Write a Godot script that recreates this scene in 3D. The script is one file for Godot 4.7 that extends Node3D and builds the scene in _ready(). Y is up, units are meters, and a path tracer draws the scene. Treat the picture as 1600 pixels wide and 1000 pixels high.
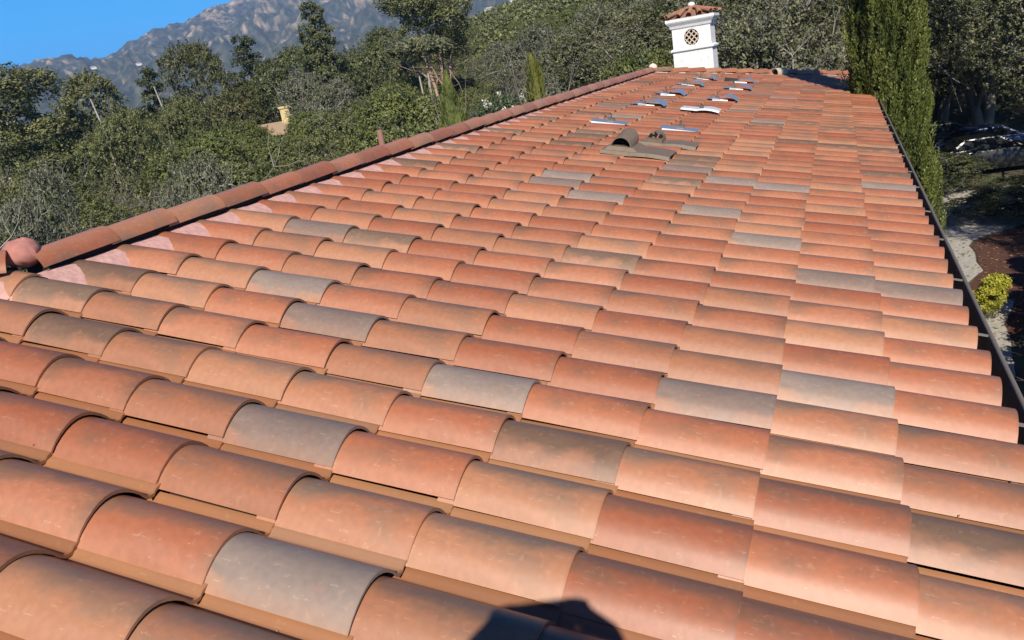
extends Node3D
# A tiled roof seen along its ridge, with a wooded hillside and mountains behind.
const TH := 0.226893      # roof pitch, 13 degrees
const RH := 6.4           # ridge height
const EX := 0.38          # tile exposure
const TW := 0.26818       # tile width
const CAM := Vector3(3.22011, 6.98444, 2.47878)
const FPX := 1253.967
var rng := RandomNumberGenerator.new()
var taken := {}
var cam_basis: Basis
var noise := FastNoiseLite.new()
var roof_basis: Basis
var roof_node: Node3D
var house: Node3D

# ---------------------------------------------------------------- helpers
func numbered(called: String, parent: Node) -> String:
	var key := str(parent.get_instance_id()) + called
	if not taken.has(key):
		taken[key] = 0
		return called
	taken[key] += 1
	return "%s_%03d" % [called, taken[key]]

func put(called: String, mesh: Mesh, m: Material, parent: Node = null) -> MeshInstance3D:
	var o := MeshInstance3D.new()
	o.mesh = mesh
	if m: o.material_override = m
	var p: Node = parent if parent else self
	o.name = numbered(called, p)
	p.add_child(o, true)
	return o

func thing(called: String, label: String, category: String, at := Vector3.ZERO, turn := 0.0, group := "") -> Node3D:
	var o := Node3D.new()
	o.name = numbered(called, self)
	add_child(o, true)
	o.position = at
	o.rotation.y = turn
	tag(o, label, category, group)
	return o

func tag(o: Node, label: String, category: String, group := "") -> void:
	o.set_meta("label", label)
	o.set_meta("category", category)
	if group: o.set_meta("group", group)

func copy(src: Node3D, called: String, label: String, at: Vector3, turn: float, sc: Vector3, group := "") -> Node3D:
	var r: Node3D = src.duplicate()
	r.name = numbered(called, self)
	add_child(r, true)
	r.position = at
	r.rotation.y = turn
	r.scale = sc
	r.set_meta("label", label)
	if group: r.set_meta("group", group)
	elif r.has_meta("group"): r.remove_meta("group")
	return r

func srgb(r: float, g: float, b: float) -> Color:
	return Color(r, g, b).linear_to_srgb()

func mat(c: Color, rough := 0.7, metal := 0.0) -> StandardMaterial3D:
	var m := StandardMaterial3D.new()
	m.albedo_color = c
	m.roughness = rough
	m.metallic = metal
	return m

func noise_tex(seed_: int, freq: float, ramp: Array, oct := 4, size := 256, normal := false, strength := 4.0) -> NoiseTexture2D:
	var n := FastNoiseLite.new()
	n.seed = seed_
	n.frequency = freq
	n.fractal_octaves = oct
	var t := NoiseTexture2D.new()
	t.width = size
	t.height = size
	t.seamless = true
	t.noise = n
	if normal:
		t.as_normal_map = true
		t.bump_strength = strength
	elif ramp.size():
		var g := Gradient.new()
		var offs := PackedFloat32Array()
		var cols := PackedColorArray()
		for e in ramp:
			offs.append(e[0])
			cols.append(e[1])
		g.offsets = offs
		g.colors = cols
		t.color_ramp = g
	return t

func tri_mat(tex: Texture2D, sc: float, rough := 0.85, nrm: Texture2D = null, nscale := 1.0) -> StandardMaterial3D:
	var m := StandardMaterial3D.new()
	m.albedo_texture = tex
	m.uv1_triplanar = true
	m.uv1_world_triplanar = true
	m.uv1_scale = Vector3.ONE * sc
	m.roughness = rough
	if nrm:
		m.normal_enabled = true
		m.normal_texture = nrm
		m.normal_scale = nscale
	return m

# A growing mesh of loose triangles with normals and colours.
class Soup:
	var v := PackedVector3Array()
	var n := PackedVector3Array()
	var c := PackedColorArray()
	var uv := PackedVector2Array()
	var ix := PackedInt32Array()
	func vert(p: Vector3, nn: Vector3, cc := Color.WHITE, t := Vector2.ZERO) -> int:
		v.append(p)
		n.append(nn)
		c.append(cc)
		uv.append(t)
		return v.size() - 1
	func tri(a: int, b: int, d: int) -> void:
		ix.append(a)
		ix.append(b)
		ix.append(d)
	func quad(a: Vector3, b: Vector3, d: Vector3, e: Vector3, cc := Color.WHITE) -> void:
		# a b d e run clockwise when seen from the front
		var nn := (d - a).cross(b - a).normalized()
		if nn == Vector3.ZERO: nn = Vector3.UP
		var s := v.size()
		vert(a, nn, cc, Vector2(0, 0))
		vert(b, nn, cc, Vector2(1, 0))
		vert(d, nn, cc, Vector2(1, 1))
		vert(e, nn, cc, Vector2(0, 1))
		tri(s, s + 1, s + 2)
		tri(s, s + 2, s + 3)
	func box(lo: Vector3, hi: Vector3, cc := Color.WHITE) -> void:
		var p := [Vector3(lo.x, lo.y, lo.z), Vector3(hi.x, lo.y, lo.z), Vector3(hi.x, hi.y, lo.z), Vector3(lo.x, hi.y, lo.z), Vector3(lo.x, lo.y, hi.z), Vector3(hi.x, lo.y, hi.z), Vector3(hi.x, hi.y, hi.z), Vector3(lo.x, hi.y, hi.z)]
		for f in [[4, 7, 6, 5], [1, 2, 3, 0], [0, 3, 7, 4], [5, 6, 2, 1], [7, 3, 2, 6], [0, 4, 5, 1]]:
			quad(p[f[0]], p[f[1]], p[f[2]], p[f[3]], cc)
	func prism(lo: Array, hi: Array, cc := Color.WHITE) -> void:
		# two rings of points, lower and upper, counter-clockwise seen from above
		var k := lo.size()
		for i in k:
			var j := (i + 1) % k
			quad(lo[i], hi[i], hi[j], lo[j], cc)
		for i in range(1, k - 1):
			var s := v.size()
			var nn: Vector3 = (hi[i] - hi[0]).cross(hi[i + 1] - hi[0]).normalized()
			for q in [hi[0], hi[i + 1], hi[i]]: vert(q, nn, cc)
			tri(s, s + 1, s + 2)
			s = v.size()
			for q in [lo[0], lo[i], lo[i + 1]]: vert(q, -nn, cc)
			tri(s, s + 1, s + 2)
	func tube(a: Vector3, b: Vector3, ra: float, rb: float, sides := 8, cc := Color.WHITE, caps := false) -> void:
		var d := (b - a).normalized()
		var u := d.cross(Vector3.UP if absf(d.y) < 0.9 else Vector3.RIGHT).normalized()
		var w := d.cross(u)
		var s := v.size()
		for k in sides:
			var t := TAU * k / sides
			var o := u * cos(t) + w * sin(t)
			vert(a + o * ra, o, cc, Vector2(float(k) / sides, 0))
			vert(b + o * rb, o, cc, Vector2(float(k) / sides, 1))
		for k in sides:
			var p := s + 2 * k
			var q := s + 2 * ((k + 1) % sides)
			tri(p, p + 1, q)
			tri(q, p + 1, q + 1)
		if caps:
			for e in [[a, -d, ra, 0], [b, d, rb, 1]]:
				s = v.size()
				vert(e[0], e[1], cc)
				for k in sides:
					var t := TAU * k / sides
					vert(e[0] + (u * cos(t) + w * sin(t)) * e[2], e[1], cc)
				for k in sides:
					if e[3]: tri(s, s + 1 + k, s + 1 + (k + 1) % sides)
					else: tri(s, s + 1 + (k + 1) % sides, s + 1 + k)
	func grid(rows: Array, cc := Color.WHITE) -> void:
		# rows of points, smooth
		var h := rows.size()
		var w: int = rows[0].size()
		var s := v.size()
		for i in h:
			for j in w:
				var du: Vector3 = rows[mini(i + 1, h - 1)][j] - rows[maxi(i - 1, 0)][j]
				var dv: Vector3 = rows[i][mini(j + 1, w - 1)] - rows[i][maxi(j - 1, 0)]
				var nn := du.cross(dv).normalized()
				vert(rows[i][j], nn, cc, Vector2(float(j) / (w - 1), float(i) / (h - 1)))
		for i in h - 1:
			for j in w - 1:
				var a := s + i * w + j
				tri(a, a + 1, a + w)
				tri(a + 1, a + w + 1, a + w)
	func arrays() -> Array:
		var r := []
		r.resize(Mesh.ARRAY_MAX)
		r[Mesh.ARRAY_VERTEX] = v
		r[Mesh.ARRAY_NORMAL] = n
		r[Mesh.ARRAY_COLOR] = c
		r[Mesh.ARRAY_TEX_UV] = uv
		r[Mesh.ARRAY_INDEX] = ix
		return r
	func mesh() -> ArrayMesh:
		var m := ArrayMesh.new()
		m.add_surface_from_arrays(Mesh.PRIMITIVE_TRIANGLES, arrays())
		return m

func box_mesh(lo: Vector3, hi: Vector3) -> ArrayMesh:
	var s := Soup.new()
	s.box(lo, hi)
	return s.mesh()

# roof plane: X metres down the slope from the ridge, Y metres away along the ridge, h above the plane
func rp(x: float, y: float, h := 0.0) -> Vector3:
	return Vector3(x, h, -y)
func rw(x: float, y: float, h := 0.0) -> Vector3:
	return Vector3(0, RH, 0) + roof_basis * rp(x, y, h)
func hip_x(y: float) -> float:         # tiles beyond the far hip, or above the near one, are cut along it
	return maxf((y - 13.45) / 0.974, -0.07) if y > -0.06 else maxf((y + 0.06) / 0.974 - 0.07, -6.0)

# ---------------------------------------------------------------- terrain
func piece(t: float, xs: Array, ys: Array) -> float:
	if t <= xs[0]: return ys[0]
	for k in range(1, xs.size()):
		if t < xs[k]:
			var f: float = (t - xs[k - 1]) / (xs[k] - xs[k - 1])
			return lerpf(ys[k - 1], ys[k], f)
	return ys[-1]

func ground_h(x: float, z: float) -> float:
	var dx := x - CAM.x
	var dz := CAM.z - z
	var r := sqrt(dx * dx + dz * dz)
	var az := rad_to_deg(atan2(dx, dz))
	var left := smoothstep(-6.0, -16.0, az) * smoothstep(6.0, 16.0, r)
	var base := -1.8 * left
	if absf(az) > 95.0: return base
	var el := piece(az, [-60.0, -50.0, -40.0, -33.0, -28.0, -23.0, -17.0, -8.0, 5.0, 20.0], [0.6, 0.5, 0.4, 1.2, 2.0, 2.7, 4.4, 4.4, 3.0, 2.0])
	var r1 := piece(az, [-15.0, -3.0], [40.0, 62.0])
	var up := 1.5 + 230.0 * tan(deg_to_rad(el))
	var f := clampf((r - r1) / (230.0 - r1), 0.0, 1.0)
	var h := lerpf(base, up, f * f * (3.0 - 2.0 * f) * 0.5 + f * 0.5)
	if r > 230.0: h = lerpf(up, up * 0.4 - 5.0, smoothstep(230.0, 900.0, r))
	return h + (noise.get_noise_2d(x * 1.5, z * 1.5) * 1.6) * smoothstep(30.0, 90.0, r)

func build_ground() -> void:
	var s := Soup.new()
	var radii := [0.0, 4.0, 8.0, 12.0, 16.0, 20.0, 25.0, 30.0, 36.0, 43.0, 52.0, 62.0, 75.0, 90.0, 108.0, 130.0, 155.0, 185.0, 220.0, 260.0, 320.0, 400.0, 520.0, 700.0, 1000.0, 1500.0, 2300.0, 3600.0, 5200.0]
	var na := 144
	for r in radii:
		for k in na + 1:
			var a: float = TAU * k / na
			var x: float = CAM.x + r * sin(a)
			var z: float = CAM.z - r * cos(a)
			s.vert(Vector3(x, ground_h(x, z) - 0.004, z), Vector3.UP)
	for i in radii.size() - 1:
		for k in na:
			var a := i * (na + 1) + k
			var b := a + na + 1
			s.tri(a, b, a + 1)
			s.tri(a + 1, b, b + 1)
	var st := SurfaceTool.new()
	st.create_from_arrays(s.arrays())
	st.generate_normals()
	var t := noise_tex(5, 0.02, [[0.0, srgb(0.05, 0.04, 0.025)], [0.45, srgb(0.09, 0.075, 0.045)], [0.6, srgb(0.07, 0.085, 0.035)], [1.0, srgb(0.14, 0.12, 0.07)]], 5)
	var g := put("ground", st.commit(), tri_mat(t, 0.12, 0.95))
	g.set_meta("kind", "structure")

var mountain := []
func on_mountain(az: float, el: float) -> Vector3:      # where the line of sight meets the slope
	var k := clampi(int(round((az + 75.0) / 80.0 * (mountain[0].size() - 1))), 0, mountain[0].size() - 1)
	for row in mountain:
		var p: Vector3 = row[k]
		if rad_to_deg(atan2(p.y - CAM.y, Vector2(p.x - CAM.x, p.z - CAM.z).length())) > el: return p
	return mountain[-1][k]

func build_mountains() -> void:
	var n2 := FastNoiseLite.new()
	n2.seed = 11
	n2.fractal_type = FastNoiseLite.FRACTAL_RIDGED
	n2.fractal_octaves = 5
	n2.frequency = 0.0016
	var n3 := FastNoiseLite.new()
	n3.seed = 29
	n3.fractal_octaves = 5
	n3.frequency = 0.006
	var n4 := FastNoiseLite.new()
	n4.seed = 77
	n4.fractal_octaves = 4
	n4.frequency = 0.03
	var azs := [-75.0, -60.0, -55.0, -51.3, -49.6, -48.6, -47.2, -46.6, -45.6, -44.4, -43.4, -42.9, -41.5, -40.7, -39.0, -36.7, -33.0, -28.5, -23.0, -18.0, -10.0, 5.0]
	var els := [3.0, 3.4, 3.9, 4.6, 5.0, 5.0, 4.5, 4.5, 4.8, 5.35, 5.8, 5.7, 5.75, 6.15, 6.6, 7.3, 8.4, 8.8, 8.4, 7.4, 6.0, 4.0]
	var na := 620
	var nr := 170
	var pos := []
	for i in nr + 1:
		var row := []
		var f := float(i) / nr
		for k in na + 1:
			var az := lerpf(-75.0, 5.0, float(k) / na)
			var el := piece(az, azs, els)
			var far := 3300.0 + 250.0 * sin(deg_to_rad(az) * 9.0)
			var near := 1100.0
			var r := lerpf(near, far * 1.12, f)
			var a := deg_to_rad(az)
			var x := CAM.x + r * sin(a)
			var z := CAM.z - r * cos(a)
			var top := far * tan(deg_to_rad(el))
			var g := clampf((r - near) / (far - near), 0.0, 1.0)
			var h := top * (0.12 * g + 0.88 * pow(g, 1.7))
			if r > far: h = top - (r - far) * 0.5
			var amp := 95.0 * sin(PI * minf(g, 1.0) * 0.93)
			h += amp * (n2.get_noise_2d(x, z) - 0.15) + 12.0 * n3.get_noise_2d(x, z) * minf(g * 3.0, 1.0) + 9.0 * n4.get_noise_2d(x, z) * minf(g * 3.0, 1.0)
			row.append(Vector3(x, h - 20.0 * (1.0 - g), z))
		pos.append(row)
	mountain = pos
	var s := Soup.new()
	for i in nr + 1:
		for k in na + 1:
			var p: Vector3 = pos[i][k]
			var du: Vector3 = pos[mini(i + 1, nr)][k] - pos[maxi(i - 1, 0)][k]
			var dv: Vector3 = pos[i][mini(k + 1, na)] - pos[i][maxi(k - 1, 0)]
			var nn := du.cross(dv).normalized()
			if nn.y < 0.0: nn = -nn
			var high := clampf(p.y / 420.0, 0.0, 1.2)
			var rock := n3.get_noise_2d(p.x * 1.3 + 500.0, p.z * 1.3) * 1.1 + n4.get_noise_2d(p.x, p.z) * 0.9 + (high - 0.72) * 1.1 - 0.36
			rock += (1.0 - nn.y) * 0.5
			var rk := smoothstep(0.0, 0.12, rock)
			var green := Color(0.065, 0.078, 0.040).lerp(Color(0.150, 0.142, 0.082), clampf(0.5 + n4.get_noise_2d(p.z, p.x) * 1.6, 0.0, 1.0))
			var stone := Color(0.44, 0.31, 0.20).lerp(Color(0.56, 0.46, 0.35), clampf(0.5 + n4.get_noise_2d(p.x * 2.0, p.z * 2.0), 0.0, 1.0))
			s.vert(p, nn, green.lerp(stone, rk))
	for i in nr:
		for k in na:
			var a := i * (na + 1) + k
			var b := a + na + 1
			s.tri(a, b, a + 1)
			s.tri(a + 1, b, b + 1)
	var m := mat(Color.WHITE, 0.95)
	m.vertex_color_use_as_albedo = true
	m.albedo_texture = noise_tex(41, 0.012, [[0.0, Color(0.45, 0.48, 0.42)], [0.42, Color(0.66, 0.68, 0.60)], [0.6, Color(0.95, 0.93, 0.88)], [0.72, Color(1, 1, 1)], [1.0, Color(1, 1, 1)]], 6, 1024)
	m.uv1_triplanar = true
	m.uv1_world_triplanar = true
	m.uv1_scale = Vector3.ONE * 0.0028
	var g := put("mountains", s.mesh(), m)
	g.set_meta("kind", "structure")

# ---------------------------------------------------------------- plants
var leaf_mats := {}
func leaf_mat(rough := 0.55, back := 0.35) -> StandardMaterial3D:
	var key := "%s%s" % [rough, back]
	if not leaf_mats.has(key):
		var m := mat(Color.WHITE, rough)
		m.vertex_color_use_as_albedo = true
		m.cull_mode = BaseMaterial3D.CULL_DISABLED
		if back > 0.0:
			m.backlight_enabled = true
			m.backlight = Color(back, back, back)
		leaf_mats[key] = m
	return leaf_mats[key]

func rdir() -> Vector3:
	var y := rng.randf_range(-1, 1)
	var a := rng.randf() * TAU
	var q := sqrt(1.0 - y * y)
	return Vector3(q * cos(a), y, q * sin(a))

func leaf(s: Soup, p: Vector3, along: Vector3, nn: Vector3, ln: float, wd: float, c: Color) -> void:
	var side := along.cross(nn).normalized() * wd
	var k := s.v.size()
	var up := side.cross(along).normalized()
	if up.dot(nn) < 0.0: up = -up
	s.vert(p - along * ln, up, c)
	s.vert(p + side, up, c)
	s.vert(p + along * ln, up, c)
	s.vert(p - side, up, c)
	if (along * 2.0).cross(along + side).dot(up) > 0.0:      # the winding must face the way the normal does
		s.tri(k, k + 1, k + 2)
		s.tri(k, k + 2, k + 3)
	else:
		s.tri(k, k + 2, k + 1)
		s.tri(k, k + 3, k + 2)

# lobes: [centre, radii]; leaves sit in twig clusters in the outer shell of the lobes
func crown(lobes: Array, twigs: int, per: int, spread: float, size: float, dark: Color, light: Color, tip := 0.0, droop := 0.0) -> ArrayMesh:
	var s := Soup.new()
	var wsum := 0.0
	for l in lobes:
		var q: Vector3 = l[1]
		wsum += q.x * q.y + q.y * q.z
	var cn := FastNoiseLite.new()
	cn.seed = rng.randi() % 1000
	cn.frequency = 0.5
	var done := 0
	var tries := 0
	while done < twigs and tries < twigs * 4:
		tries += 1
		var pick := rng.randf() * wsum
		var l: Array = lobes[0]
		for e in lobes:
			var q: Vector3 = e[1]
			pick -= q.x * q.y + q.y * q.z
			if pick <= 0.0:
				l = e
				break
		var d := rdir()
		if d.y < -0.35 and rng.randf() < 0.7: d.y = -d.y
		var rad: Vector3 = l[1]
		var ctr: Vector3 = l[0]
		var bump := 1.0 + 0.34 * cn.get_noise_3dv((ctr + d * rad) * 2.2)
		var p: Vector3 = ctr + d * rad * (bump * rng.randf_range(0.72, 1.04))
		var inside := false
		for e in lobes:
			if e == l: continue
			var er: Vector3 = e[1]
			var ec: Vector3 = e[0]
			if ((p - ec) / er).length() < 0.74:
				inside = true
				break
		if inside: continue
		if cn.get_noise_3dv(p * 3.1 + Vector3(50, 0, 0)) < -0.33: continue
		done += 1
		var tone := clampf(0.5 + cn.get_noise_3dv(p * 1.4) * 0.9 + rng.randf_range(-0.35, 0.35), 0.0, 1.0)
		var base := dark.lerp(light, tone)
		if tip > 0.0 and rng.randf() < tip: base = base.lerp(Color(0.16, 0.15, 0.12), 0.7)
		var out := (d + Vector3(0, 0.35, 0)).normalized()
		for k in per:
			var o := rdir() * spread * rng.randf_range(0.2, 1.0)
			var al := (rdir() + out * 0.5 + Vector3(0, -droop, 0)).normalized()
			var nn := (rdir() * 0.65 + out * 1.15).normalized()
			var z := size * rng.randf_range(0.65, 1.3)
			leaf(s, p + o, al, nn, z, z * 0.5, base * rng.randf_range(0.8, 1.2))
	return s.mesh()

func branches(s: Soup, p: Vector3, d: Vector3, ln: float, r: float, depth: int, c: Color, bend := 0.35, kids := 3, up := 0.15) -> void:
	var segs := 2 if depth > 0 else 1
	var q := p
	var dd := d
	for k in segs:
		dd = (dd + rdir() * bend * 0.6 + Vector3(0, up * 0.4, 0)).normalized()
		var e := q + dd * ln / segs
		var r2 := r * (0.8 if depth > 0 else 0.4)
		s.tube(q, e, r, r2, 5 if r > 0.05 else 3, c * rng.randf_range(0.85, 1.1))
		q = e
		r = r2
		if depth > 0 and k == 0 and rng.randf() < 0.7:
			branches(s, q, (dd + rdir() * 0.9).normalized(), ln * 0.6, r * 0.6, depth - 1, c, bend, kids, up)
	if depth > 0:
		for k in kids:
			branches(s, q, (dd + rdir() * (0.75 + bend) + Vector3(0, up, 0)).normalized(), ln * rng.randf_range(0.6, 0.85), r * 0.68, depth - 1, c, bend, kids, up)

func trunk_mesh(h: float, r: float, spread: float, c: Color, depth := 3, stems := 1, kids := 3) -> ArrayMesh:
	var s := Soup.new()
	for k in stems:
		var d := Vector3(rng.randf_range(-1, 1) * spread, 1, rng.randf_range(-1, 1) * spread).normalized()
		branches(s, Vector3(rng.randf_range(-0.15, 0.15), -0.3, rng.randf_range(-0.15, 0.15)), d, h, r, depth, c, 0.35, kids)
	return s.mesh()

var bark: StandardMaterial3D
# an oak-like tree of height 1 unit scale h metres; crown of uneven lobes
func make_tree(called: String, label: String, cat: String, h: float, rad: float, low: float, nl: int, twigs: int, per: int, size: float, dark: Color, light: Color, tip := 0.0, flat := 0.75, barkc := Color(0.17, 0.15, 0.13), pale := 0.0) -> Node3D:
	var t := thing(called, label, cat)
	var lobes := []
	for k in nl:
		var a := TAU * k / nl + rng.randf_range(-0.5, 0.5)
		var q := rng.randf_range(0.25, 0.66) * rad
		var lr := rad * rng.randf_range(0.3, 0.52)
		var y := lerpf(low + lr * 0.6, h - lr * flat, rng.randf())
		if k < 3: y = h - lr * flat
		if k < 3: q *= 0.5
		lobes.append([Vector3(q * cos(a), y, q * sin(a)), Vector3(lr, lr * flat, lr)])
	lobes.append([Vector3(0, (h + low) * 0.5, 0), Vector3(rad * 0.6, (h - low) * 0.42, rad * 0.6)])
	put("crown", crown(lobes, twigs, per, size * 2.1, size, dark, light, tip), leaf_mat(), t)
	var s := Soup.new()
	for k in 2:
		branches(s, Vector3(rng.randf_range(-0.1, 0.1), -0.4, rng.randf_range(-0.1, 0.1)), Vector3(rng.randf_range(-0.3, 0.3), 1, rng.randf_range(-0.3, 0.3)).normalized(), h * 0.34, rad * 0.06, 3, barkc, 0.4, 3)
	put("trunk", s.mesh(), bark, t)
	if pale > 0.0:      # dead grey twigs standing out of the crown
		s = Soup.new()
		var n := int(pale)
		for k in n:
			var l: Array = lobes[rng.randi() % lobes.size()]
			var d := rdir()
			d.y = absf(d.y)
			var lc: Vector3 = l[0]
			var lr: Vector3 = l[1]
			branches(s, lc + d * lr * 0.55, d, rad * 0.26, 0.03, 2, Color(0.36, 0.34, 0.31), 0.6, 3, 0.0)
		put("dead_twigs", s.mesh(), bark, t).set_meta("kind", "stuff")
	return t

# a pine of many uneven boughs in a pointed outline
func pine(label: String, h: float, rad: float, boughs: int, twigs: int, size: float, dark: Color, light: Color) -> Node3D:
	var t := thing("pine_tree", label, "pine tree")
	var lobes := []
	for k in boughs:
		var f := (k + 0.5) / boughs
		var a := k * 2.4 + rng.randf_range(-0.4, 0.4)
		var rr := rad * (0.12 + 0.88 * pow(1.0 - f, 0.7)) * rng.randf_range(0.6, 1.1)
		var lr := rad * (0.16 + 0.24 * (1.0 - f)) * rng.randf_range(0.8, 1.25)
		lobes.append([Vector3(cos(a) * rr * 0.66, h * (0.12 + 0.84 * f), sin(a) * rr * 0.66), Vector3(lr * 1.15, lr * 0.62, lr * 1.15)])
	put("crown", crown(lobes, twigs, 8, size * 2.2, size, dark, light), leaf_mat(), t)
	var w := Soup.new()
	w.tube(Vector3(0, -0.4, 0), Vector3(0, h * 0.95, 0), rad * 0.08 + 0.05, 0.02, 7, Color(0.14, 0.11, 0.09))
	put("trunk", w.mesh(), bark, t)
	return t

# an upright cypress: a surface of revolution of upright flame-like sprays
func cypress(called: String, label: String, h: float, prof: Array, n: int, ln: float, dark: Color, light: Color, bump: float, bx: float, by: float, plumes := 0) -> Node3D:
	var t := thing(called, label, "cypress tree")
	var s := Soup.new()
	var cn := FastNoiseLite.new()
	cn.seed = 3
	cn.frequency = 1.0
	cn.fractal_octaves = 2
	for k in plumes:      # upright flame-shaped sprays that stand proud of each other
		var f := pow(rng.randf(), 1.15)
		var rr := piece(f, prof[0], prof[1])
		var a := rng.randf() * TAU
		var out := Vector3(cos(a), 0, sin(a))
		var deep := rng.randf()
		var b := cn.get_noise_3dv(Vector3(cos(a) * 2.2, f * h * 1.3, sin(a) * 2.2))
		var foot := out * rr * (0.93 + 0.2 * b - 0.28 * deep * deep) + Vector3(0, f * h, 0)
		var ax := (Vector3.UP + out * rng.randf_range(0.0, 0.22) + rdir() * 0.12).normalized()
		var long := rng.randf_range(0.26, 0.55)
		var fat := rng.randf_range(0.045, 0.085)
		var base := dark.lerp(light, clampf(0.62 + b * 0.9 - 0.5 * deep + rng.randf_range(-0.2, 0.2), 0.0, 1.0))  # deeper sprays get darker colour, painted shade between the plumes
		for j in n:
			var t2 := rng.randf()
			var w2 := fat * (1.0 - t2) * (0.45 + 1.8 * t2) + 0.008
			var d2 := rdir()
			d2 = (d2 - ax * d2.dot(ax)).normalized()
			var al2 := (ax + d2 * 0.55 + rdir() * 0.3).normalized()
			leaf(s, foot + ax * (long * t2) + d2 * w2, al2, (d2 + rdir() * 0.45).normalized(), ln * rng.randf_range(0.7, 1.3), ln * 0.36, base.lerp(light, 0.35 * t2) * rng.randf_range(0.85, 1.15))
	for k in (0 if plumes else n):
		var f := rng.randf()
		var y := f * h
		var rr := piece(f, prof[0], prof[1])
		var a := rng.randf() * TAU
		var q := Vector3(cos(a) * rr * bx, y * by, sin(a) * rr * bx)
		var b := cn.get_noise_3dv(q)
		var depth := rng.randf()
		rr *= 1.0 + bump * b - 0.16 * depth * depth
		if b < -0.22 and depth < 0.6: continue
		var out := Vector3(cos(a), 0, sin(a))
		var p := out * rr + Vector3(0, y, 0)
		var al := (Vector3.UP + out * rng.randf_range(0.1, 0.9) + rdir() * 0.45).normalized()
		var nn := (out + rdir() * 0.6).normalized()
		var tone := clampf(0.5 + b * 1.1 + rng.randf_range(-0.35, 0.35), 0.0, 1.0)
		leaf(s, p, al, nn, ln * rng.randf_range(0.6, 1.3), ln * 0.3, dark.lerp(light, tone) * rng.randf_range(0.85, 1.15))
	put("crown", s.mesh(), leaf_mat(0.6, 0.3), t)
	var w := Soup.new()
	var r0: float = prof[1][0]
	w.tube(Vector3(0, -0.4, 0), Vector3(0, h * 0.9, 0), r0 * 0.22 + 0.03, 0.02, 8, Color(0.14, 0.11, 0.085))
	put("trunk", w.mesh(), bark, t)
	return t

func bare_shrub(called: String, label: String, h: float, stems: int, c: Color, depth := 3) -> Node3D:
	var t := thing(called, label, "shrub")
	var s := Soup.new()
	for k in stems:
		var d := Vector3(rng.randf_range(-0.7, 0.7), 1, rng.randf_range(-0.7, 0.7)).normalized()
		branches(s, Vector3(rng.randf_range(-0.2, 0.2), -0.2, rng.randf_range(-0.2, 0.2)), d, h * 0.38, h * 0.014 + 0.012, depth, c, 0.45, 3, 0.1)
	put("branches", s.mesh(), bark, t)
	return t

func spot(az: float, r: float) -> Vector3:
	var a := deg_to_rad(az)
	var x := CAM.x + r * sin(a)
	var z := CAM.z - r * cos(a)
	return Vector3(x, ground_h(x, z), z)

# ---------------------------------------------------------------- roof tiles
var tile_mats := []
var tile_profile := []

func tile_texture(seed_: int, base: Color, flash_shade: Color, amount: float, early := 0.0) -> ImageTexture:
	var w := 160
	var h := 160
	var im := Image.create(w, h, false, Image.FORMAT_RGB8)
	var a := FastNoiseLite.new()
	a.seed = seed_
	a.frequency = 0.014
	a.fractal_octaves = 4
	var b := FastNoiseLite.new()
	b.seed = seed_ + 7
	b.frequency = 0.09
	b.fractal_octaves = 3
	var d := FastNoiseLite.new()
	d.seed = seed_ + 13
	d.frequency = 0.055
	d.fractal_octaves = 2
	var r := RandomNumberGenerator.new()
	r.seed = seed_
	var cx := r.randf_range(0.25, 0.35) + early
	for y in h:
		var v := float(y) / h
		for x in w:
			var u := float(x) / w
			var n := a.get_noise_2d(x, y * 0.7)
			var f := smoothstep(cx - 0.26, cx + 0.06, u + n * 0.16) * amount + n * 0.7 - 0.1 + 0.25 * (v - 0.5) * amount  # kiln flash, deepened towards the crest as painted shade
			var c := base.lerp(flash_shade, clampf(f, 0.0, 0.92))
			c = c.lerp(Color(0.58, 0.32, 0.22), 0.34 * (1.0 - smoothstep(0.02, 0.17, u + n * 0.1)))  # painted highlight: the near side is paler as if sunlit
			c = c * (1.0 + 0.12 * n + 0.10 * b.get_noise_2d(x, y))
			# chalky dust and scratches, mostly near the lower edge and on the near side
			var g := d.get_noise_2d(x * 0.8 + 300.0, y * 1.6) + 0.35 * b.get_noise_2d(x * 2.0, y * 2.0)
			var where := 0.50 - 0.10 * smoothstep(0.6, 1.0, v) + 0.08 * smoothstep(0.2, 0.5, u)
			var dust := smoothstep(where, where + 0.3, g) * 0.2 + 0.12 * smoothstep(-0.1, 0.5, n) * (1.0 - smoothstep(0.1, 0.3, u))
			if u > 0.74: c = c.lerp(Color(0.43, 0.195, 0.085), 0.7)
			c = c.lerp(Color(0.60, 0.37, 0.25), dust)
			# a darker rim at the lower edge
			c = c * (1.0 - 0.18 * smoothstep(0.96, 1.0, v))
			im.set_pixel(x, y, Color(clampf(c.r, 0, 1), clampf(c.g, 0, 1), clampf(c.b, 0, 1)).linear_to_srgb())
	# a few chips, drops and rubbed streaks
	for k in 20:
		var px := r.randi_range(2, w - 14)
		var py := r.randi_range(2, h - 6)
		if r.randf() < 0.6: px = r.randi_range(2, 45)
		var pc := Color(0.70, 0.52, 0.38).linear_to_srgb()
		var n := r.randi_range(1, 9)
		for q in n:
			var ox := px + (r.randi_range(0, 2) if r.randf() < 0.3 else 0)
			var oy := mini(py + q, h - 1)
			im.set_pixel(ox, oy, im.get_pixel(ox, oy).lerp(pc, r.randf_range(0.1, 0.5)))
	return ImageTexture.create_from_image(im)

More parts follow.
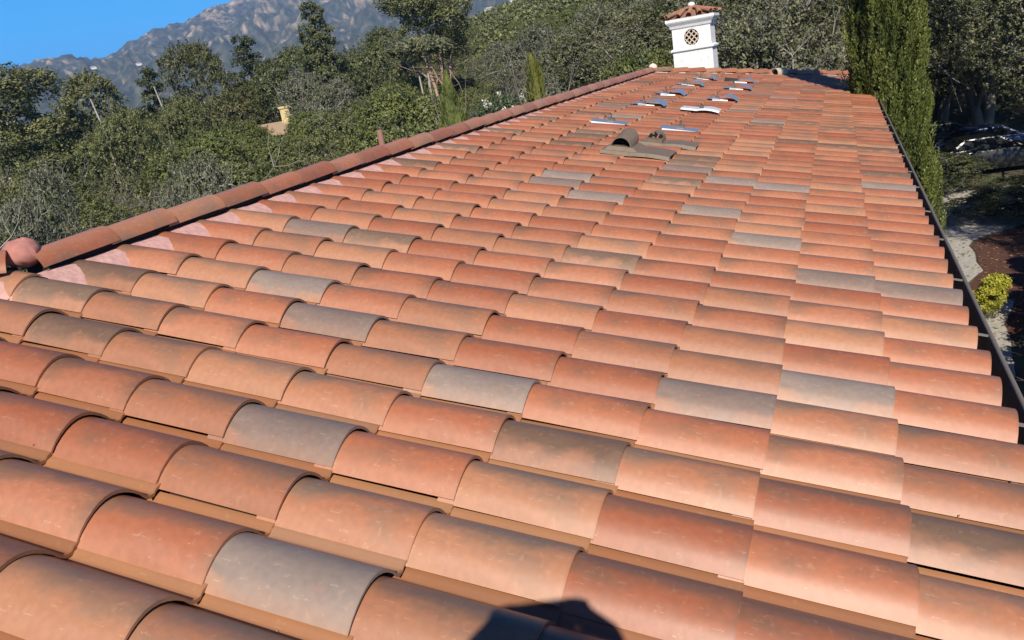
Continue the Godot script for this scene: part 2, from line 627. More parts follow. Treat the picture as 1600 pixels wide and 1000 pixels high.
func make_tile_mats() -> void:
	var nrm := noise_tex(90, 0.03, [], 4, 256, true, 1.6)
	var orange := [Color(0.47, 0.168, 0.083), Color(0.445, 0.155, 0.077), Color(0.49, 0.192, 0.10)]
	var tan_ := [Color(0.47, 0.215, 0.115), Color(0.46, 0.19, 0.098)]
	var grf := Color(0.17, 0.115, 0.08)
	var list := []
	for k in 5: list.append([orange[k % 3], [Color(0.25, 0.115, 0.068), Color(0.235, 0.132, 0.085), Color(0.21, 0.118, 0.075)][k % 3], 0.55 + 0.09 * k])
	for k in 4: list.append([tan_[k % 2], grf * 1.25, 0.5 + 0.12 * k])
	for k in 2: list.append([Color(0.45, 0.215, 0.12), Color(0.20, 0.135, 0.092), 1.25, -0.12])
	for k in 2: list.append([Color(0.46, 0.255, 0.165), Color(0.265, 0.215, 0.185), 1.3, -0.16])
	var r := RandomNumberGenerator.new()
	r.seed = 4
	for k in list.size():
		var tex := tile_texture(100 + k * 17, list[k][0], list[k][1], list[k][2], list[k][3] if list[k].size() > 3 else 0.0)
		for q in 2:
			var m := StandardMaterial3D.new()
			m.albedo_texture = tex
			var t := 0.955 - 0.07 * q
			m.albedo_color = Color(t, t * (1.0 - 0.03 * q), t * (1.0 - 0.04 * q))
			m.roughness = 0.47
			m.metallic_specular = 0.5
			m.texture_repeat = false
			m.normal_enabled = true
			m.normal_texture = nrm
			m.normal_scale = 0.09
			tile_mats.append(m)

func tile_points() -> void:
	for k in 12:
		var s := k / 11.0
		tile_profile.append(Vector2(-0.012 + 0.827 * s, 0.0725 * pow(sin(PI * s), 0.80) + 0.0035 - 0.0105 * s))
	for q in [[0.845, -0.0125], [0.88, -0.0165], [0.925, -0.0165], [0.955, -0.0075], [1.02, -0.003]]:
		tile_profile.append(Vector2(q[0], q[1]))

# a tile in roof axes, its lower near foot at the origin; heads: how far up it reaches at each profile point
func tile_soup(s: Soup, at: Vector3, turn: float, heads: PackedFloat32Array, lift: float) -> void:
	var np := tile_profile.size()
	var start := s.v.size()
	var rot := Basis(Vector3.UP, turn)
	for k in np:
		var p: Vector2 = tile_profile[k]
		var a: Vector2 = tile_profile[maxi(k - 1, 0)]
		var b: Vector2 = tile_profile[mini(k + 1, np - 1)]
		var t := Vector2((b.x - a.x) * TW, b.y - a.y).normalized()
		var nn := rot * Vector3(0.04, t.x, t.y).normalized()
		var u := float(k) / (np - 1)
		var hd := heads[k]
		s.vert(at + rot * Vector3(-hd, p.y + lift * (1.0 - hd / EX), -p.x * TW), nn, Color.WHITE, Vector2(0.01 + 0.98 * u, 1.0 - hd / 0.44 * 0.98))
		s.vert(at + rot * Vector3(0, p.y + lift, -p.x * TW), nn, Color.WHITE, Vector2(0.01 + 0.98 * u, 0.985))
	for k in np - 1:
		var q := start + 2 * k
		s.tri(q, q + 2, q + 1)
		s.tri(q + 1, q + 2, q + 3)
	start = s.v.size()
	for k in np:
		var p: Vector2 = tile_profile[k]
		var u := 0.01 + 0.98 * float(k) / (np - 1)
		s.vert(at + rot * Vector3(0, p.y + lift, -p.x * TW), rot * Vector3.RIGHT, Color.WHITE, Vector2(u, 0.985))
		s.vert(at + rot * Vector3(-0.001, p.y + lift - 0.0105, -p.x * TW), rot * Vector3.RIGHT, Color.WHITE, Vector2(u, 0.93))
	for k in np - 1:
		var q := start + 2 * k
		s.tri(q, q + 2, q + 1)
		s.tri(q + 1, q + 2, q + 3)

func pick_mat(i: int, j: int, special: Dictionary) -> int:
	var key := Vector2i(i, j)
	var r := rng.randf()
	var grp := 0 if r < 0.56 else (1 if r < 0.88 else (2 if r < 0.95 else 3))
	if special.has(key): grp = special[key]
	elif j < 8 and grp >= 2: grp = rng.randi() % 2
	var first: int = [0, 10, 18, 22][grp]
	var count: int = [10, 8, 4, 4][grp]
	return first + rng.randi() % count

func build_tiles() -> void:
	tile_points()
	make_tile_mats()
	var special := {}
	for q in [[2, -2], [1, 0], [1, -1], [3, 4], [6, 5], [7, -2]]: special[Vector2i(q[0], q[1])] = 2
	for q in [[6, -5], [5, -3], [6, -1], [8, 0], [9, 1], [9, 6], [10, 6], [4, 0], [2, 4], [3, 1], [8, 8], [7, 10], [4, 11]]: special[Vector2i(q[0], q[1])] = 3
	for q in [[5, -4], [7, -4], [8, -2], [10, 0], [10, -1], [5, -1], [4, -2], [5, 1], [5, 0], [8, 2], [7, 1], [2, 0], [2, 3], [9, 3]]: special[Vector2i(q[0], q[1])] = 1
	special[Vector2i(10, -2)] = 2
	var all := []
	for j in range(-14, 64):
		for i in range(-3, 11):
			var y := (j + 0.5) * TW
			var x: float = i * EX
			if hip_x(y) > x - 0.04: continue
			if i < 1 and j >= -1 and y > -0.06: continue
			var w := rw(x - 0.2, y, 0.05)
			var c := cam_basis.inverse() * (w - CAM)
			var seen := c.z < -0.3
			var px := Vector2(800.0 + FPX * c.x / -c.z, 500.0 - FPX * c.y / -c.z)
			seen = seen and px.x > -140 and px.x < 1740 and px.y > -50 and px.y < 1130
			all.append([c.length() if seen else 1000.0 + c.length(), i, j])
	all.sort_custom(func(a, b): return a[0] < b[0])
	var full := PackedFloat32Array()
	full.resize(tile_profile.size())
	full.fill(0.44)
	var one := Soup.new()
	tile_soup(one, Vector3.ZERO, 0.0, full, 0.016)
	var shared := one.mesh()
	var rest := {}
	for n in all.size():
		var i: int = all[n][1]
		var j: int = all[n][2]
		var x: float = i * EX + rng.randf_range(-0.008, 0.008)
		var at := rp(x, j * TW, rng.randf_range(-0.001, 0.0035))
		var turn := rng.randf_range(-0.011, 0.011)
		var mk := pick_mat(i, j, special)
		var heads := full.duplicate()
		var cut := false
		for k in tile_profile.size():
			var p: Vector2 = tile_profile[k]
			var room: float = x - hip_x((j + p.x) * TW)
			if room < 0.44:
				heads[k] = maxf(room, 0.0)
				if room < 0.38: cut = true
		if n < 300:
			var m: Mesh = shared
			if cut:
				var s := Soup.new()
				tile_soup(s, Vector3.ZERO, 0.0, heads, 0.016)
				m = s.mesh()
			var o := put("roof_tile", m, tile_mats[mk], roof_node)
			o.position = at
			o.rotation = Vector3(rng.randf_range(-0.02, 0.02), turn, rng.randf_range(-0.004, 0.006))
		else:
			if not rest.has(mk): rest[mk] = Soup.new()
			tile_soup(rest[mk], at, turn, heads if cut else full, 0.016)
	# the slope beyond the ridge carries the same tiles
	var back := {}
	for j in range(-50, 0):
		for i in range(1, 11):
			var mk := pick_mat(i, 30, {})
			if not back.has(mk): back[mk] = Soup.new()
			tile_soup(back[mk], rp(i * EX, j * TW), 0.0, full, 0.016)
	var bm := ArrayMesh.new()
	for mk in back:
		bm.add_surface_from_arrays(Mesh.PRIMITIVE_TRIANGLES, back[mk].arrays())
		bm.surface_set_material(bm.get_surface_count() - 1, tile_mats[mk])
	var bo := MeshInstance3D.new()
	bo.mesh = bm
	bo.name = "back_slope_tiles"
	bo.set_meta("kind", "stuff")
	house.add_child(bo)
	bo.transform = Transform3D(Basis(Vector3.UP, PI) * roof_basis, Vector3(-0.14, RH - 0.01, 0))
	var am := ArrayMesh.new()
	var o := MeshInstance3D.new()
	for mk in rest:
		am.add_surface_from_arrays(Mesh.PRIMITIVE_TRIANGLES, rest[mk].arrays())
		am.surface_set_material(am.get_surface_count() - 1, tile_mats[mk])
	o.mesh = am
	o.name = "far_roof_tiles"
	o.set_meta("kind", "stuff")
	roof_node.add_child(o)

func build_litter() -> void:      # dry leaf bits and grit lying in the tile channels
	var r := RandomNumberGenerator.new()
	r.seed = 12
	var s := Soup.new()
	for k in 420:
		var j := r.randi_range(-8, 40)
		var x := r.randf_range(0.3, 3.7)
		var v := r.randf_range(0.79, 0.9) if r.randf() < 0.8 else r.randf_range(-0.02, 0.1)
		var h := 0.004 if v > 0.5 else 0.025
		var p := rp(x, (j + v) * TW, h + 0.016 * (1.0 - fposmod(-x, EX) / EX) - 0.016)
		var a := r.randf() * TAU
		var z := r.randf_range(0.003, 0.011)
		var al := Vector3(cos(a), r.randf_range(-0.1, 0.3), sin(a)) * z
		var sd := Vector3(-sin(a), r.randf_range(0.0, 0.3), cos(a)) * z * 0.45
		var c := Color(0.30, 0.20, 0.10).lerp(Color(0.55, 0.46, 0.33), r.randf()) * r.randf_range(0.6, 1.1)
		s.quad(p - al, p + sd + Vector3(0, z * 0.3, 0), p + al, p - sd + Vector3(0, z * 0.3, 0), c)
	var m := mat(Color.WHITE, 0.9)
	m.vertex_color_use_as_albedo = true
	var o := put("leaf_litter", s.mesh(), m)
	o.transform = roof_node.transform
	o.set_meta("kind", "stuff")
	tag(o, "dry leaf bits and grit in the channels between the tiles", "leaf litter")

# half-round caps laid along a line in roof axes, each lower end raised over the one before it
func cap_mesh(r: float, ln: float, from_deg: float, to_deg: float, taper := 0.0, rise := 0.012) -> ArrayMesh:
	var s := Soup.new()
	var n := 10
	for side in 2:
		var st := s.v.size()
		for k in n + 1:
			var a := deg_to_rad(lerpf(from_deg, to_deg, float(k) / n))
			var o := Vector3(cos(a), sin(a), 0)
			var u := 0.05 + 0.4 * absf(float(k) / n - 0.5)
			if side == 0:
				s.vert(o * (r - taper) + Vector3(0, -rise, -ln), o, Color.WHITE, Vector2(u, 0.02))
				s.vert(o * r + Vector3(0, rise, 0), o, Color.WHITE, Vector2(u, 0.98))
			else:
				s.vert(o * r + Vector3(0, rise, 0), Vector3(0, 0, 1), Color.WHITE, Vector2(u, 0.98))
				s.vert(o * (r - 0.014) + Vector3(0, rise, 0), Vector3(0, 0, 1), Color.WHITE, Vector2(u, 0.9))
		for k in n:
			var q := st + 2 * k
			s.tri(q, q + 1, q + 2)
			s.tri(q + 1, q + 3, q + 2)
	for side in 2:        # the long lower edges have thickness too
		var a := deg_to_rad(from_deg if side == 0 else to_deg)
		var o := Vector3(cos(a), sin(a), 0)
		var p0 := o * (r - taper) + Vector3(0, -rise, -ln)
		var p1 := o * r + Vector3(0, rise, 0)
		if side == 0: s.quad(p0, p1, p1 - o * 0.014, p0 - o * 0.014)
		else: s.quad(p1, p0, p0 - o * 0.014, p1 - o * 0.014)
	return s.mesh()

func cap_row(parent: Node3D, called: String, a: Vector3, b: Vector3, up: Vector3, r: float, d0: float, d1: float, rise := 0.012) -> void:
	var ln := (b - a).length()
	var n := int(round(ln / 0.385))
	var z := (a - b).normalized()      # the raised end looks back towards a
	var x := up.cross(z).normalized()
	var bs := Basis(x, z.cross(x), z)
	var m := cap_mesh(r, ln / n + 0.05, d0, d1, rise * 0.8, rise)
	for k in n:
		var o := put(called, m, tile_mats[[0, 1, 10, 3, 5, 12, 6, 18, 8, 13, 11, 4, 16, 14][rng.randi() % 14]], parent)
		o.transform = Transform3D(bs.rotated(up, rng.randf_range(-0.012, 0.012)), a.lerp(b, float(k) / n) + up * rng.randf_range(-0.004, 0.004))

# lumpy mortar: a strip from an upper line to a lower one
func mortar_strip(a: Vector3, b: Vector3, offs: Array, n: int, seed_: int) -> ArrayMesh:
	var f := FastNoiseLite.new()
	f.seed = seed_
	f.frequency = 6.0
	var rows := []
	for k in n + 1:
		var c := a.lerp(b, float(k) / n)
		var row := []
		for q in offs.size():
			var o: Vector3 = offs[q]
			var j := 0.011 * (f.get_noise_3dv(c + o * 3.0) - 0.15)
			row.append(c + o + Vector3(j, j * 0.8, 0.0))
		rows.append(row)
	var s := Soup.new()
	s.grid(rows)
	return s.mesh()

func build_house() -> void:
	house = thing("house", "long house with a low terracotta barrel tile roof seen along its ridge", "house")
	var wallm := tri_mat(noise_tex(61, 0.02, [[0.0, srgb(0.70, 0.67, 0.61)], [1.0, srgb(0.80, 0.77, 0.71)]]), 0.5, 0.9)
	var co := cos(TH)
	# walls
	var w := Soup.new()
	w.box(Vector3(-3.1, -2.5, -16.3), Vector3(3.1, RH - 1.0, 5.0))
	w.box(Vector3(-9.0, -2.5, 1.0), Vector3(-3.1, RH - 1.0, 5.0))
	put("wall", w.mesh(), wallm, house)
	# roof deck: slab under the tiles, all slopes
	roof_node = Node3D.new()
	roof_node.name = "roof"
	house.add_child(roof_node)
	roof_node.transform = Transform3D(roof_basis, Vector3(0, RH, 0))
	var inv := Transform3D(roof_basis, Vector3(0, RH, 0)).affine_inverse()
	var d := Soup.new()
	var dk := -0.042
	var ring := [[-0.05, -0.06], [-3.0, -3.0], [-3.0, -4.6], [3.78, -4.6], [3.78, 17.1], [-0.05, 13.4]]
	var lo := []
	var hi := []
	for q in ring:
		hi.append(rp(q[0], q[1], dk))
		lo.append(rp(q[0], q[1], dk - 0.05))
	# two convex pieces
	d.prism([lo[0], lo[1], lo[2], lo[3]], [hi[0], hi[1], hi[2], hi[3]])
	d.prism([lo[0], lo[3], lo[4], lo[5]], [hi[0], hi[3], hi[4], hi[5]])
	# far side slopes, in world metres turned into roof axes
	var e0 := Vector3(-3.7, RH - 0.98, 0.35)
	var e1 := Vector3(-3.7, RH - 0.98, -17.1)
	var r0 := Vector3(-0.06, RH - 0.09, 0.35)
	var r1 := Vector3(-0.06, RH - 0.09, -13.4)
	var f1 := Vector3(3.66, RH - 0.95, -17.1)
	for tr in [[r0, r1, e1, e0], [r1, f1, e1, e1]]:
		var q := []
		for p in tr: q.append(inv * p)
		d.quad(q[0], q[1], q[2], q[3])
		d.quad(q[3] + Vector3(0, -0.05, 0), q[2] + Vector3(0, -0.05, 0), q[1] + Vector3(0, -0.05, 0), q[0] + Vector3(0, -0.05, 0))
	put("roof_deck", d.mesh(), mat(srgb(0.05, 0.035, 0.028), 0.95), roof_node)
	build_tiles()
	# ridge
	var pink := tri_mat(noise_tex(71, 0.05, [[0.0, srgb(0.50, 0.25, 0.21)], [0.5, srgb(0.60, 0.34, 0.295)], [1.0, srgb(0.68, 0.45, 0.41)]], 4), 2.0, 0.95, noise_tex(72, 0.03, [], 4, 256, true, 4.0), 0.5)
	var black := mat(srgb(0.010, 0.009, 0.010), 0.9)  # black sheets paint the shade in the open gap under the caps
	cap_row(roof_node, "ridge_tile", rp(-0.112, 13.38, 0.05), rp(-0.112, -0.03, 0.05), Vector3(0, 1, 0), 0.102, 27, 153, 0.006)
	put("ridge_gap_shade", box_mesh(rp(-0.2, -0.02, -0.03), rp(-0.05, 13.3, 0.09)), black, roof_node)
	put("mortar", mortar_strip(rp(0, -0.12), rp(0, 13.35), [Vector3(-0.05, 0.06, 0), Vector3(-0.005, 0.064, 0), Vector3(0.04, 0.060, 0), Vector3(0.09, 0.042, 0), Vector3(0.135, 0.008, 0), Vector3(0.155, -0.04, 0)], 300, 5), pink, roof_node)
	# far hip
	var ha := rp(3.78, 17.12, 0.045)
	var hb := rp(-0.08, 13.36, 0.045)
	cap_row(roof_node, "hip_tile", ha, hb, Vector3(0.0, 1, -0.12).normalized(), 0.115, 20, 160)
	var off := Vector3(0.072, 0, 0.07)
	put("hip_gap_shade", mortar_strip(ha, hb, [off * 0.3 + Vector3(0, 0.04, 0), off * 0.45 + Vector3(0, -0.09, 0)], 60, 8), black, roof_node)
	var pale := tri_mat(noise_tex(73, 0.05, [[0.0, srgb(0.62, 0.48, 0.42)], [1.0, srgb(0.80, 0.70, 0.64)]], 4), 3.0, 0.95)
	put("mortar", mortar_strip(ha, hb, [off * 0.3 + Vector3(0, 0.032, 0), off * 0.9 + Vector3(0, 0.03, 0), off * 1.5 + Vector3(0, 0.0, 0), off * 1.9 + Vector3(0, -0.06, 0)], 160, 9), pale, roof_node)
	# the short hip of the near wing
	cap_row(roof_node, "hip_tile", rp(-0.15, -0.14, 0.045), rp(-3.0, -3.07, 0.045), Vector3(0, 1, 0), 0.105, 20, 160, 0.008)
	var na := rp(-0.12, -0.10, 0)
	var nb := rp(-3.0, -3.06, 0)
	var nf := Vector3(0.066, 0, 0.066)
	put("hip_gap_shade", mortar_strip(na, nb, [nf * 0.2 + Vector3(0, 0.09, 0), nf * 0.8 + Vector3(0, -0.05, 0)], 40, 12), black, roof_node)
	put("mortar", mortar_strip(na, nb, [nf * 0.5 + Vector3(0, 0.055, 0), nf * 1.3 + Vector3(0, 0.06, 0), nf * 2.2 + Vector3(0, 0.02, 0), nf * 2.7 + Vector3(0, -0.04, 0)], 80, 13), pink, roof_node)
	# lump of mortar closing the ridge end
	var lump := Soup.new()
	var rows := []
	for i in 11:
		var row := []
		for k in 19:
			var a := PI * i / 10.0
			var b := TAU * k / 18.0
			var q := Vector3(sin(a) * cos(b), cos(a), sin(a) * sin(b))
			q *= 1.0 + 0.16 * noise.get_noise_3dv(q * 55.0) + 0.06 * noise.get_noise_3dv(q * 150.0)
			row.append(Vector3(q.x * 0.078, q.y * 0.066, q.z * 0.085))
		rows.append(row)
	lump.grid(rows)
	var lm := put("mortar_lump", lump.mesh(), tri_mat(noise_tex(75, 0.04, [[0.0, srgb(0.36, 0.14, 0.115)], [1.0, srgb(0.50, 0.23, 0.19)]], 4), 2.5, 0.95), roof_node)
	lm.position = rp(-0.16, -0.06, 0.125)
	var ball := put("mortar_lump", lump.mesh(), pale, roof_node)
	ball.position = rp(-0.1, 13.4, 0.15)
	# gutter
	var gm := mat(srgb(0.13, 0.10, 0.08), 0.6)
	var gs := Soup.new()
	var sec := [Vector2(3.74, 0.02), Vector2(3.745, -0.12), Vector2(3.87, -0.125), Vector2(3.87, -0.06), Vector2(3.878, 0.0), Vector2(3.89, 0.006), Vector2(3.90, -0.01), Vector2(3.892, -0.07), Vector2(3.88, -0.14), Vector2(3.735, -0.135)]
	for k in sec.size() - 1:
		var a: Vector2 = sec[k]
		var b: Vector2 = sec[k + 1]
		gs.quad(rp(a.x, -4.5, a.y), rp(a.x, 17.0, a.y), rp(b.x, 17.0, b.y), rp(b.x, -4.5, b.y))
	put("gutter", gs.mesh(), gm, house).transform = roof_node.transform
	var rim := Soup.new()
	rim.tube(rp(3.89, -4.5, 0.008), rp(3.89, 17.0, 0.008), 0.011, 0.011, 8)
	put("gutter_rim", rim.mesh(), mat(srgb(0.17, 0.145, 0.12), 0.5), house).transform = roof_node.transform
	var bm := mat(srgb(0.24, 0.22, 0.19), 0.6, 0.2)
	for y in [-0.42, 0.44, 1.33, 2.17, 3.05, 3.86, 4.78, 5.51, 6.43, 7.2, 8.14, 8.9, 9.83, 10.6]:
		put("gutter_bracket", box_mesh(rp(3.80, y, 0.004), rp(3.895, y + 0.018, 0.010)), bm, house).transform = roof_node.transform
	# fascia under the eave
	put("fascia", box_mesh(Vector3(3.52, RH - 1.14, -17.0), Vector3(3.6, RH - 0.93, 4.5)), mat(srgb(0.10, 0.07, 0.05), 0.8), house)

func lathe_box(s: Soup, levels: Array) -> void:
	# square rings [half x, half z, y]
	for k in levels.size() - 1:
		var a: Array = levels[k]
		var b: Array = levels[k + 1]
		var lo := []
		var hi := []
		for q in [[1, 1], [1, -1], [-1, -1], [-1, 1]]:
			lo.append(Vector3(q[0] * a[0], a[2], q[1] * a[1]))
			hi.append(Vector3(q[0] * b[0], b[2], q[1] * b[1]))
		for i in 4:
			var j := (i + 1) % 4
			s.quad(lo[i], hi[i], hi[j], lo[j])
	var t: Array = levels[-1]
	s.quad(Vector3(-t[0], t[2], t[1]), Vector3(-t[0], t[2], -t[1]), Vector3(t[0], t[2], -t[1]), Vector3(t[0], t[2], t[1]))

func build_chimney() -> void:
	var at := Vector3(0.3, 0, -16.3)
	var c := Node3D.new()
	c.name = "chimney"
	house.add_child(c)
	c.position = at
	c.scale = Vector3(0.92, 1, 0.92)
	c.position.y = -0.06
	var white := tri_mat(noise_tex(81, 0.03, [[0.0, srgb(0.70, 0.69, 0.67)], [0.4, srgb(0.80, 0.80, 0.79)], [1.0, srgb(0.83, 0.83, 0.82)]]), 0.8, 0.9, noise_tex(82, 0.03, [], 4, 256, true, 3.0), 0.15)
	var y0 := 5.0
	var s := Soup.new()
	lathe_box(s, [[0.47, 0.40, y0], [0.455, 0.39, 6.78]])
	put("chimney_shaft", s.mesh(), white, c)
	s = Soup.new()
	lathe_box(s, [[0.46, 0.395, 6.77], [0.485, 0.42, 6.785], [0.50, 0.435, 6.80], [0.50, 0.435, 6.83], [0.46, 0.395, 6.85]])
	put("band", s.mesh(), white, c)
	# upper block with a round opening cut through its front
	var cs := CSGCombiner3D.new()
	cs.name = "upper_block"
	var b := CSGBox3D.new()
	b.name = "block"
	b.size = Vector3(0.885, 0.42, 0.75)
	b.position = Vector3(0, 7.05, 0)
	b.material = white
	cs.add_child(b)
	var h := CSGCylinder3D.new()
	h.name = "opening"
	h.operation = CSGShape3D.OPERATION_SUBTRACTION
	h.radius = 0.17
	h.height = 0.5
	h.sides = 24
	h.rotation.x = PI / 2
	h.position = Vector3(0.0, 7.05, 0.35)
	h.material = mat(srgb(0.02, 0.017, 0.015), 0.95)
	cs.add_child(h)
	c.add_child(cs)
	var tm := mat(srgb(0.62, 0.50, 0.40), 0.85)
	for k in 4:
		for sgn in [-1, 1]:
			var o: float = (k - 1.5) * 0.082
			var hl := sqrt(maxf(0.17 * 0.17 - o * o, 0.0)) + 0.008
			var g := put("grille_bar", box_mesh(Vector3(-hl, -0.0105, -0.012), Vector3(hl, 0.0105, 0.012)), tm, c)
			var a: float = sgn * PI / 4
			g.transform = Transform3D(Basis(Vector3.BACK, a), Vector3(0, 7.05, 0.345 + 0.004 * sgn) + Basis(Vector3.BACK, a) * Vector3(0, o, 0))
	s = Soup.new()
	lathe_box(s, [[0.445, 0.378, 7.25], [0.47, 0.40, 7.27], [0.49, 0.42, 7.32], [0.545, 0.475, 7.38], [0.56, 0.49, 7.405], [0.56, 0.49, 7.46]])
	put("cornice", s.mesh(), white, c)
	# little hipped roof of barrel tiles
	var core := Soup.new()
	lathe_box(core, [[0.55, 0.48, 7.462], [0.02, 0.02, 7.63]])
	put("cap_core", core.mesh(), mat(srgb(0.28, 0.15, 0.10), 0.9), c)
	var apex := Vector3(0, 7.68, 0)
	var cm := cap_mesh(0.07, 0.55, 10, 170, 0.03)
	for side in 4:
		var ang := side * PI / 2
		var ex := 0.48 if side % 2 == 0 else 0.55
		var wide := 0.55 if side % 2 == 0 else 0.48
		for k in 5:
			var u := (k - 2) / 2.0
			var foot := Basis(Vector3.UP, ang) * Vector3(u * wide * 0.92, 7.485, ex + 0.03)
			var top := apex.lerp(foot, 0.12 + 0.55 * absf(u)) if k != 2 else apex
			if absf(u) < 0.9:
				top = Basis(Vector3.UP, ang) * Vector3(u * wide * 0.55, 7.67 - 0.09 * absf(u), 0.04 + 0.2 * absf(u))
			else:
				top = apex
			var z := (foot - top).normalized()
			var x := Vector3.UP.cross(z).normalized()
			var o := put("cap_tile", cm, tile_mats[[10, 1, 12, 16, 18, 14][rng.randi() % 6]], c)
			var l := (foot - top).length() / 0.55
			o.transform = Transform3D(Basis(x, z.cross(x), z * l), foot)
	var kb := SphereMesh.new()
	kb.radius = 0.085
	kb.height = 0.11
	kb.radial_segments = 16
	kb.rings = 8
	put("mortar_knob", kb, white, c).position = Vector3(0, 7.71, 0)

# ---------------------------------------------------------------- things on the roof
func sheet_over_tiles(x0: float, x1: float, y0: float, y1: float, lift: float, arch: float, flange: float) -> ArrayMesh:
	# metal sheet formed over one barrel: flat skirt, arch, flat skirt
	var rows := []
	for i in 2:
		var row := []
		var y := lerpf(y0, y1, i)
		for k in 13:
			var f := k / 12.0
			row.append(rp(lerpf(x0, x1, f), y, lift + arch * pow(maxf(sin(PI * clampf((f - 0.42) / 0.55, 0.0, 1.0)), 0.0), 0.8) * (1.0 if i == 1 else 0.85)))
		rows.append(row)
	var s := Soup.new()
	s.grid(rows)
	var n: int = rows[0].size()
	for k in n - 1:
		var a: Vector3 = rows[0][k]
		var b: Vector3 = rows[0][k + 1]
		s.quad(a - Vector3(0, flange, -0.015), a, b, b - Vector3(0, flange, -0.015))
	return s.mesh()

func build_mounts() -> void:
	var alu := mat(srgb(0.60, 0.61, 0.63), 0.42, 0.8)
	var alu_matte := mat(srgb(0.74, 0.74, 0.75), 0.55, 0.35)  # paler than the tops, so front flanges look sunlit by colour
	var steel := mat(srgb(0.25, 0.22, 0.2), 0.4, 0.8)
	var list := [
		[0.74, 5.98, 0, "flat silver rail foot, nearest mount of the row beside the ridge"],
		[1.48, 6.0, 0, "flat silver rail foot just beyond the second brown vent"],
		[1.42, 7.8, 1, "white wavy mount flashing with a dark gap beneath it"],
		[0.77, 7.95, 2, "arched silver mount flashing, second from the camera in the row beside the ridge"],
		[0.77, 9.45, 2, "arched silver mount flashing, third from the camera in the row beside the ridge"],
		[0.78, 11.15, 2, "arched silver mount flashing, fourth from the camera in the row beside the ridge"],
		[0.82, 12.5, 2, "small arched silver mount flashing below the white chimney, farthest of its row"],
		[1.52, 9.35, 2, "arched silver mount flashing right behind the white wavy flashing"],
		[1.54, 11.2, 2, "arched silver mount flashing second behind the white wavy flashing"],
		[1.47, 12.55, 3, "silver mount flashing with a dark bracket, farthest of the row down the slope"]]
	for e in list:
		var t := thing("roof_mount", e[3], "roof mount", rw(e[0], e[1]), 0, "metal mounts in two rows on the tiles")
		t.basis = roof_basis
		var k: int = e[2]
		if k == 0:
			var s := Soup.new()
			s.quad(rp(0, 0.0, 0.088), rp(0, 0.17, 0.1), rp(0.40, 0.17, 0.1), rp(0.40, 0.0, 0.088))
			put("rail_top", s.mesh(), alu, t)
			s = Soup.new()
			s.quad(rp(0, -0.012, 0.04), rp(0, 0.0, 0.09), rp(0.385, 0.0, 0.09), rp(0.385, -0.012, 0.04))
			put("front_flange", s.mesh(), alu_matte, t)
			s = Soup.new()
			s.tube(rp(0.2, 0.13, 0.09), rp(0.2, 0.13, 0.17), 0.009, 0.009, 8, Color.WHITE, true)
			s.box(rp(0.17, 0.16, 0.095), rp(0.24, 0.11, 0.125))
			put("bolt", s.mesh(), steel, t)
		elif k == 1:
			put("flashing", sheet_over_tiles(-0.02, 0.45, 0.0, 0.24, 0.105, 0.02, 0.02), alu_matte, t)
			put("rail", box_mesh(rp(0.06, 0.12, 0.02), rp(0.46, 0.06, 0.075)), mat(srgb(0.02, 0.02, 0.02), 0.6), t)  # black box paints the shaded gap beneath the flashing
			var s := Soup.new()
			s.tube(rp(0.22, 0.05, 0.08), rp(0.22, 0.05, 0.16), 0.012, 0.012, 8, Color.WHITE, true)
			s.box(rp(0.2, 0.08, 0.12), rp(0.25, 0.03, 0.15))
			put("bolt", s.mesh(), steel, t)
		else:
			put("flashing", sheet_over_tiles(-0.03, 0.40, 0.0, 0.30, 0.082, 0.062, 0.0), alu, t)
			var s := Soup.new()
			s.quad(rp(0.06, -0.012, 0.055), rp(0.06, 0.0, 0.087), rp(0.27, 0.0, 0.087), rp(0.27, -0.012, 0.055))
			put("front_flange", s.mesh(), alu_matte, t)
			s = Soup.new()
			s.box(rp(0.075, 0.13, 0.085), rp(0.135, 0.08, 0.115))
			s.tube(rp(0.105, 0.105, 0.1), rp(0.105, 0.105, 0.175), 0.011, 0.011, 8, Color.WHITE, true)
			put("bolt", s.mesh(), steel, t)
			if k == 3:
				put("bracket", box_mesh(rp(-0.12, 0.1, 0.07), rp(0.1, 0.03, 0.13)), mat(srgb(0.03, 0.03, 0.03), 0.6), t)

func hood(s: Soup, x: float, y0: float, y1: float, r: float, h0: float, tilt: float) -> void:
	var outer := []
	var inner := []
	for i in 2:
		var a_ := []
		var b_ := []
		for k in 15:
			var a := deg_to_rad(lerpf(-12.0, 192.0, k / 14.0))
			var y := lerpf(y0, y1, i)
			a_.append(rp(x + cos(a) * r, y, h0 + sin(a) * r + tilt * i))
			b_.append(rp(x + cos(a) * (r - 0.008), y, h0 + sin(a) * (r - 0.008) + tilt * i))
		outer.append(a_)
		inner.append(b_)
	s.grid([outer[1], outer[0]])
	s.grid([inner[0], inner[1]])
	for k in 14: s.quad(outer[0][k], outer[0][k + 1], inner[0][k + 1], inner[0][k])

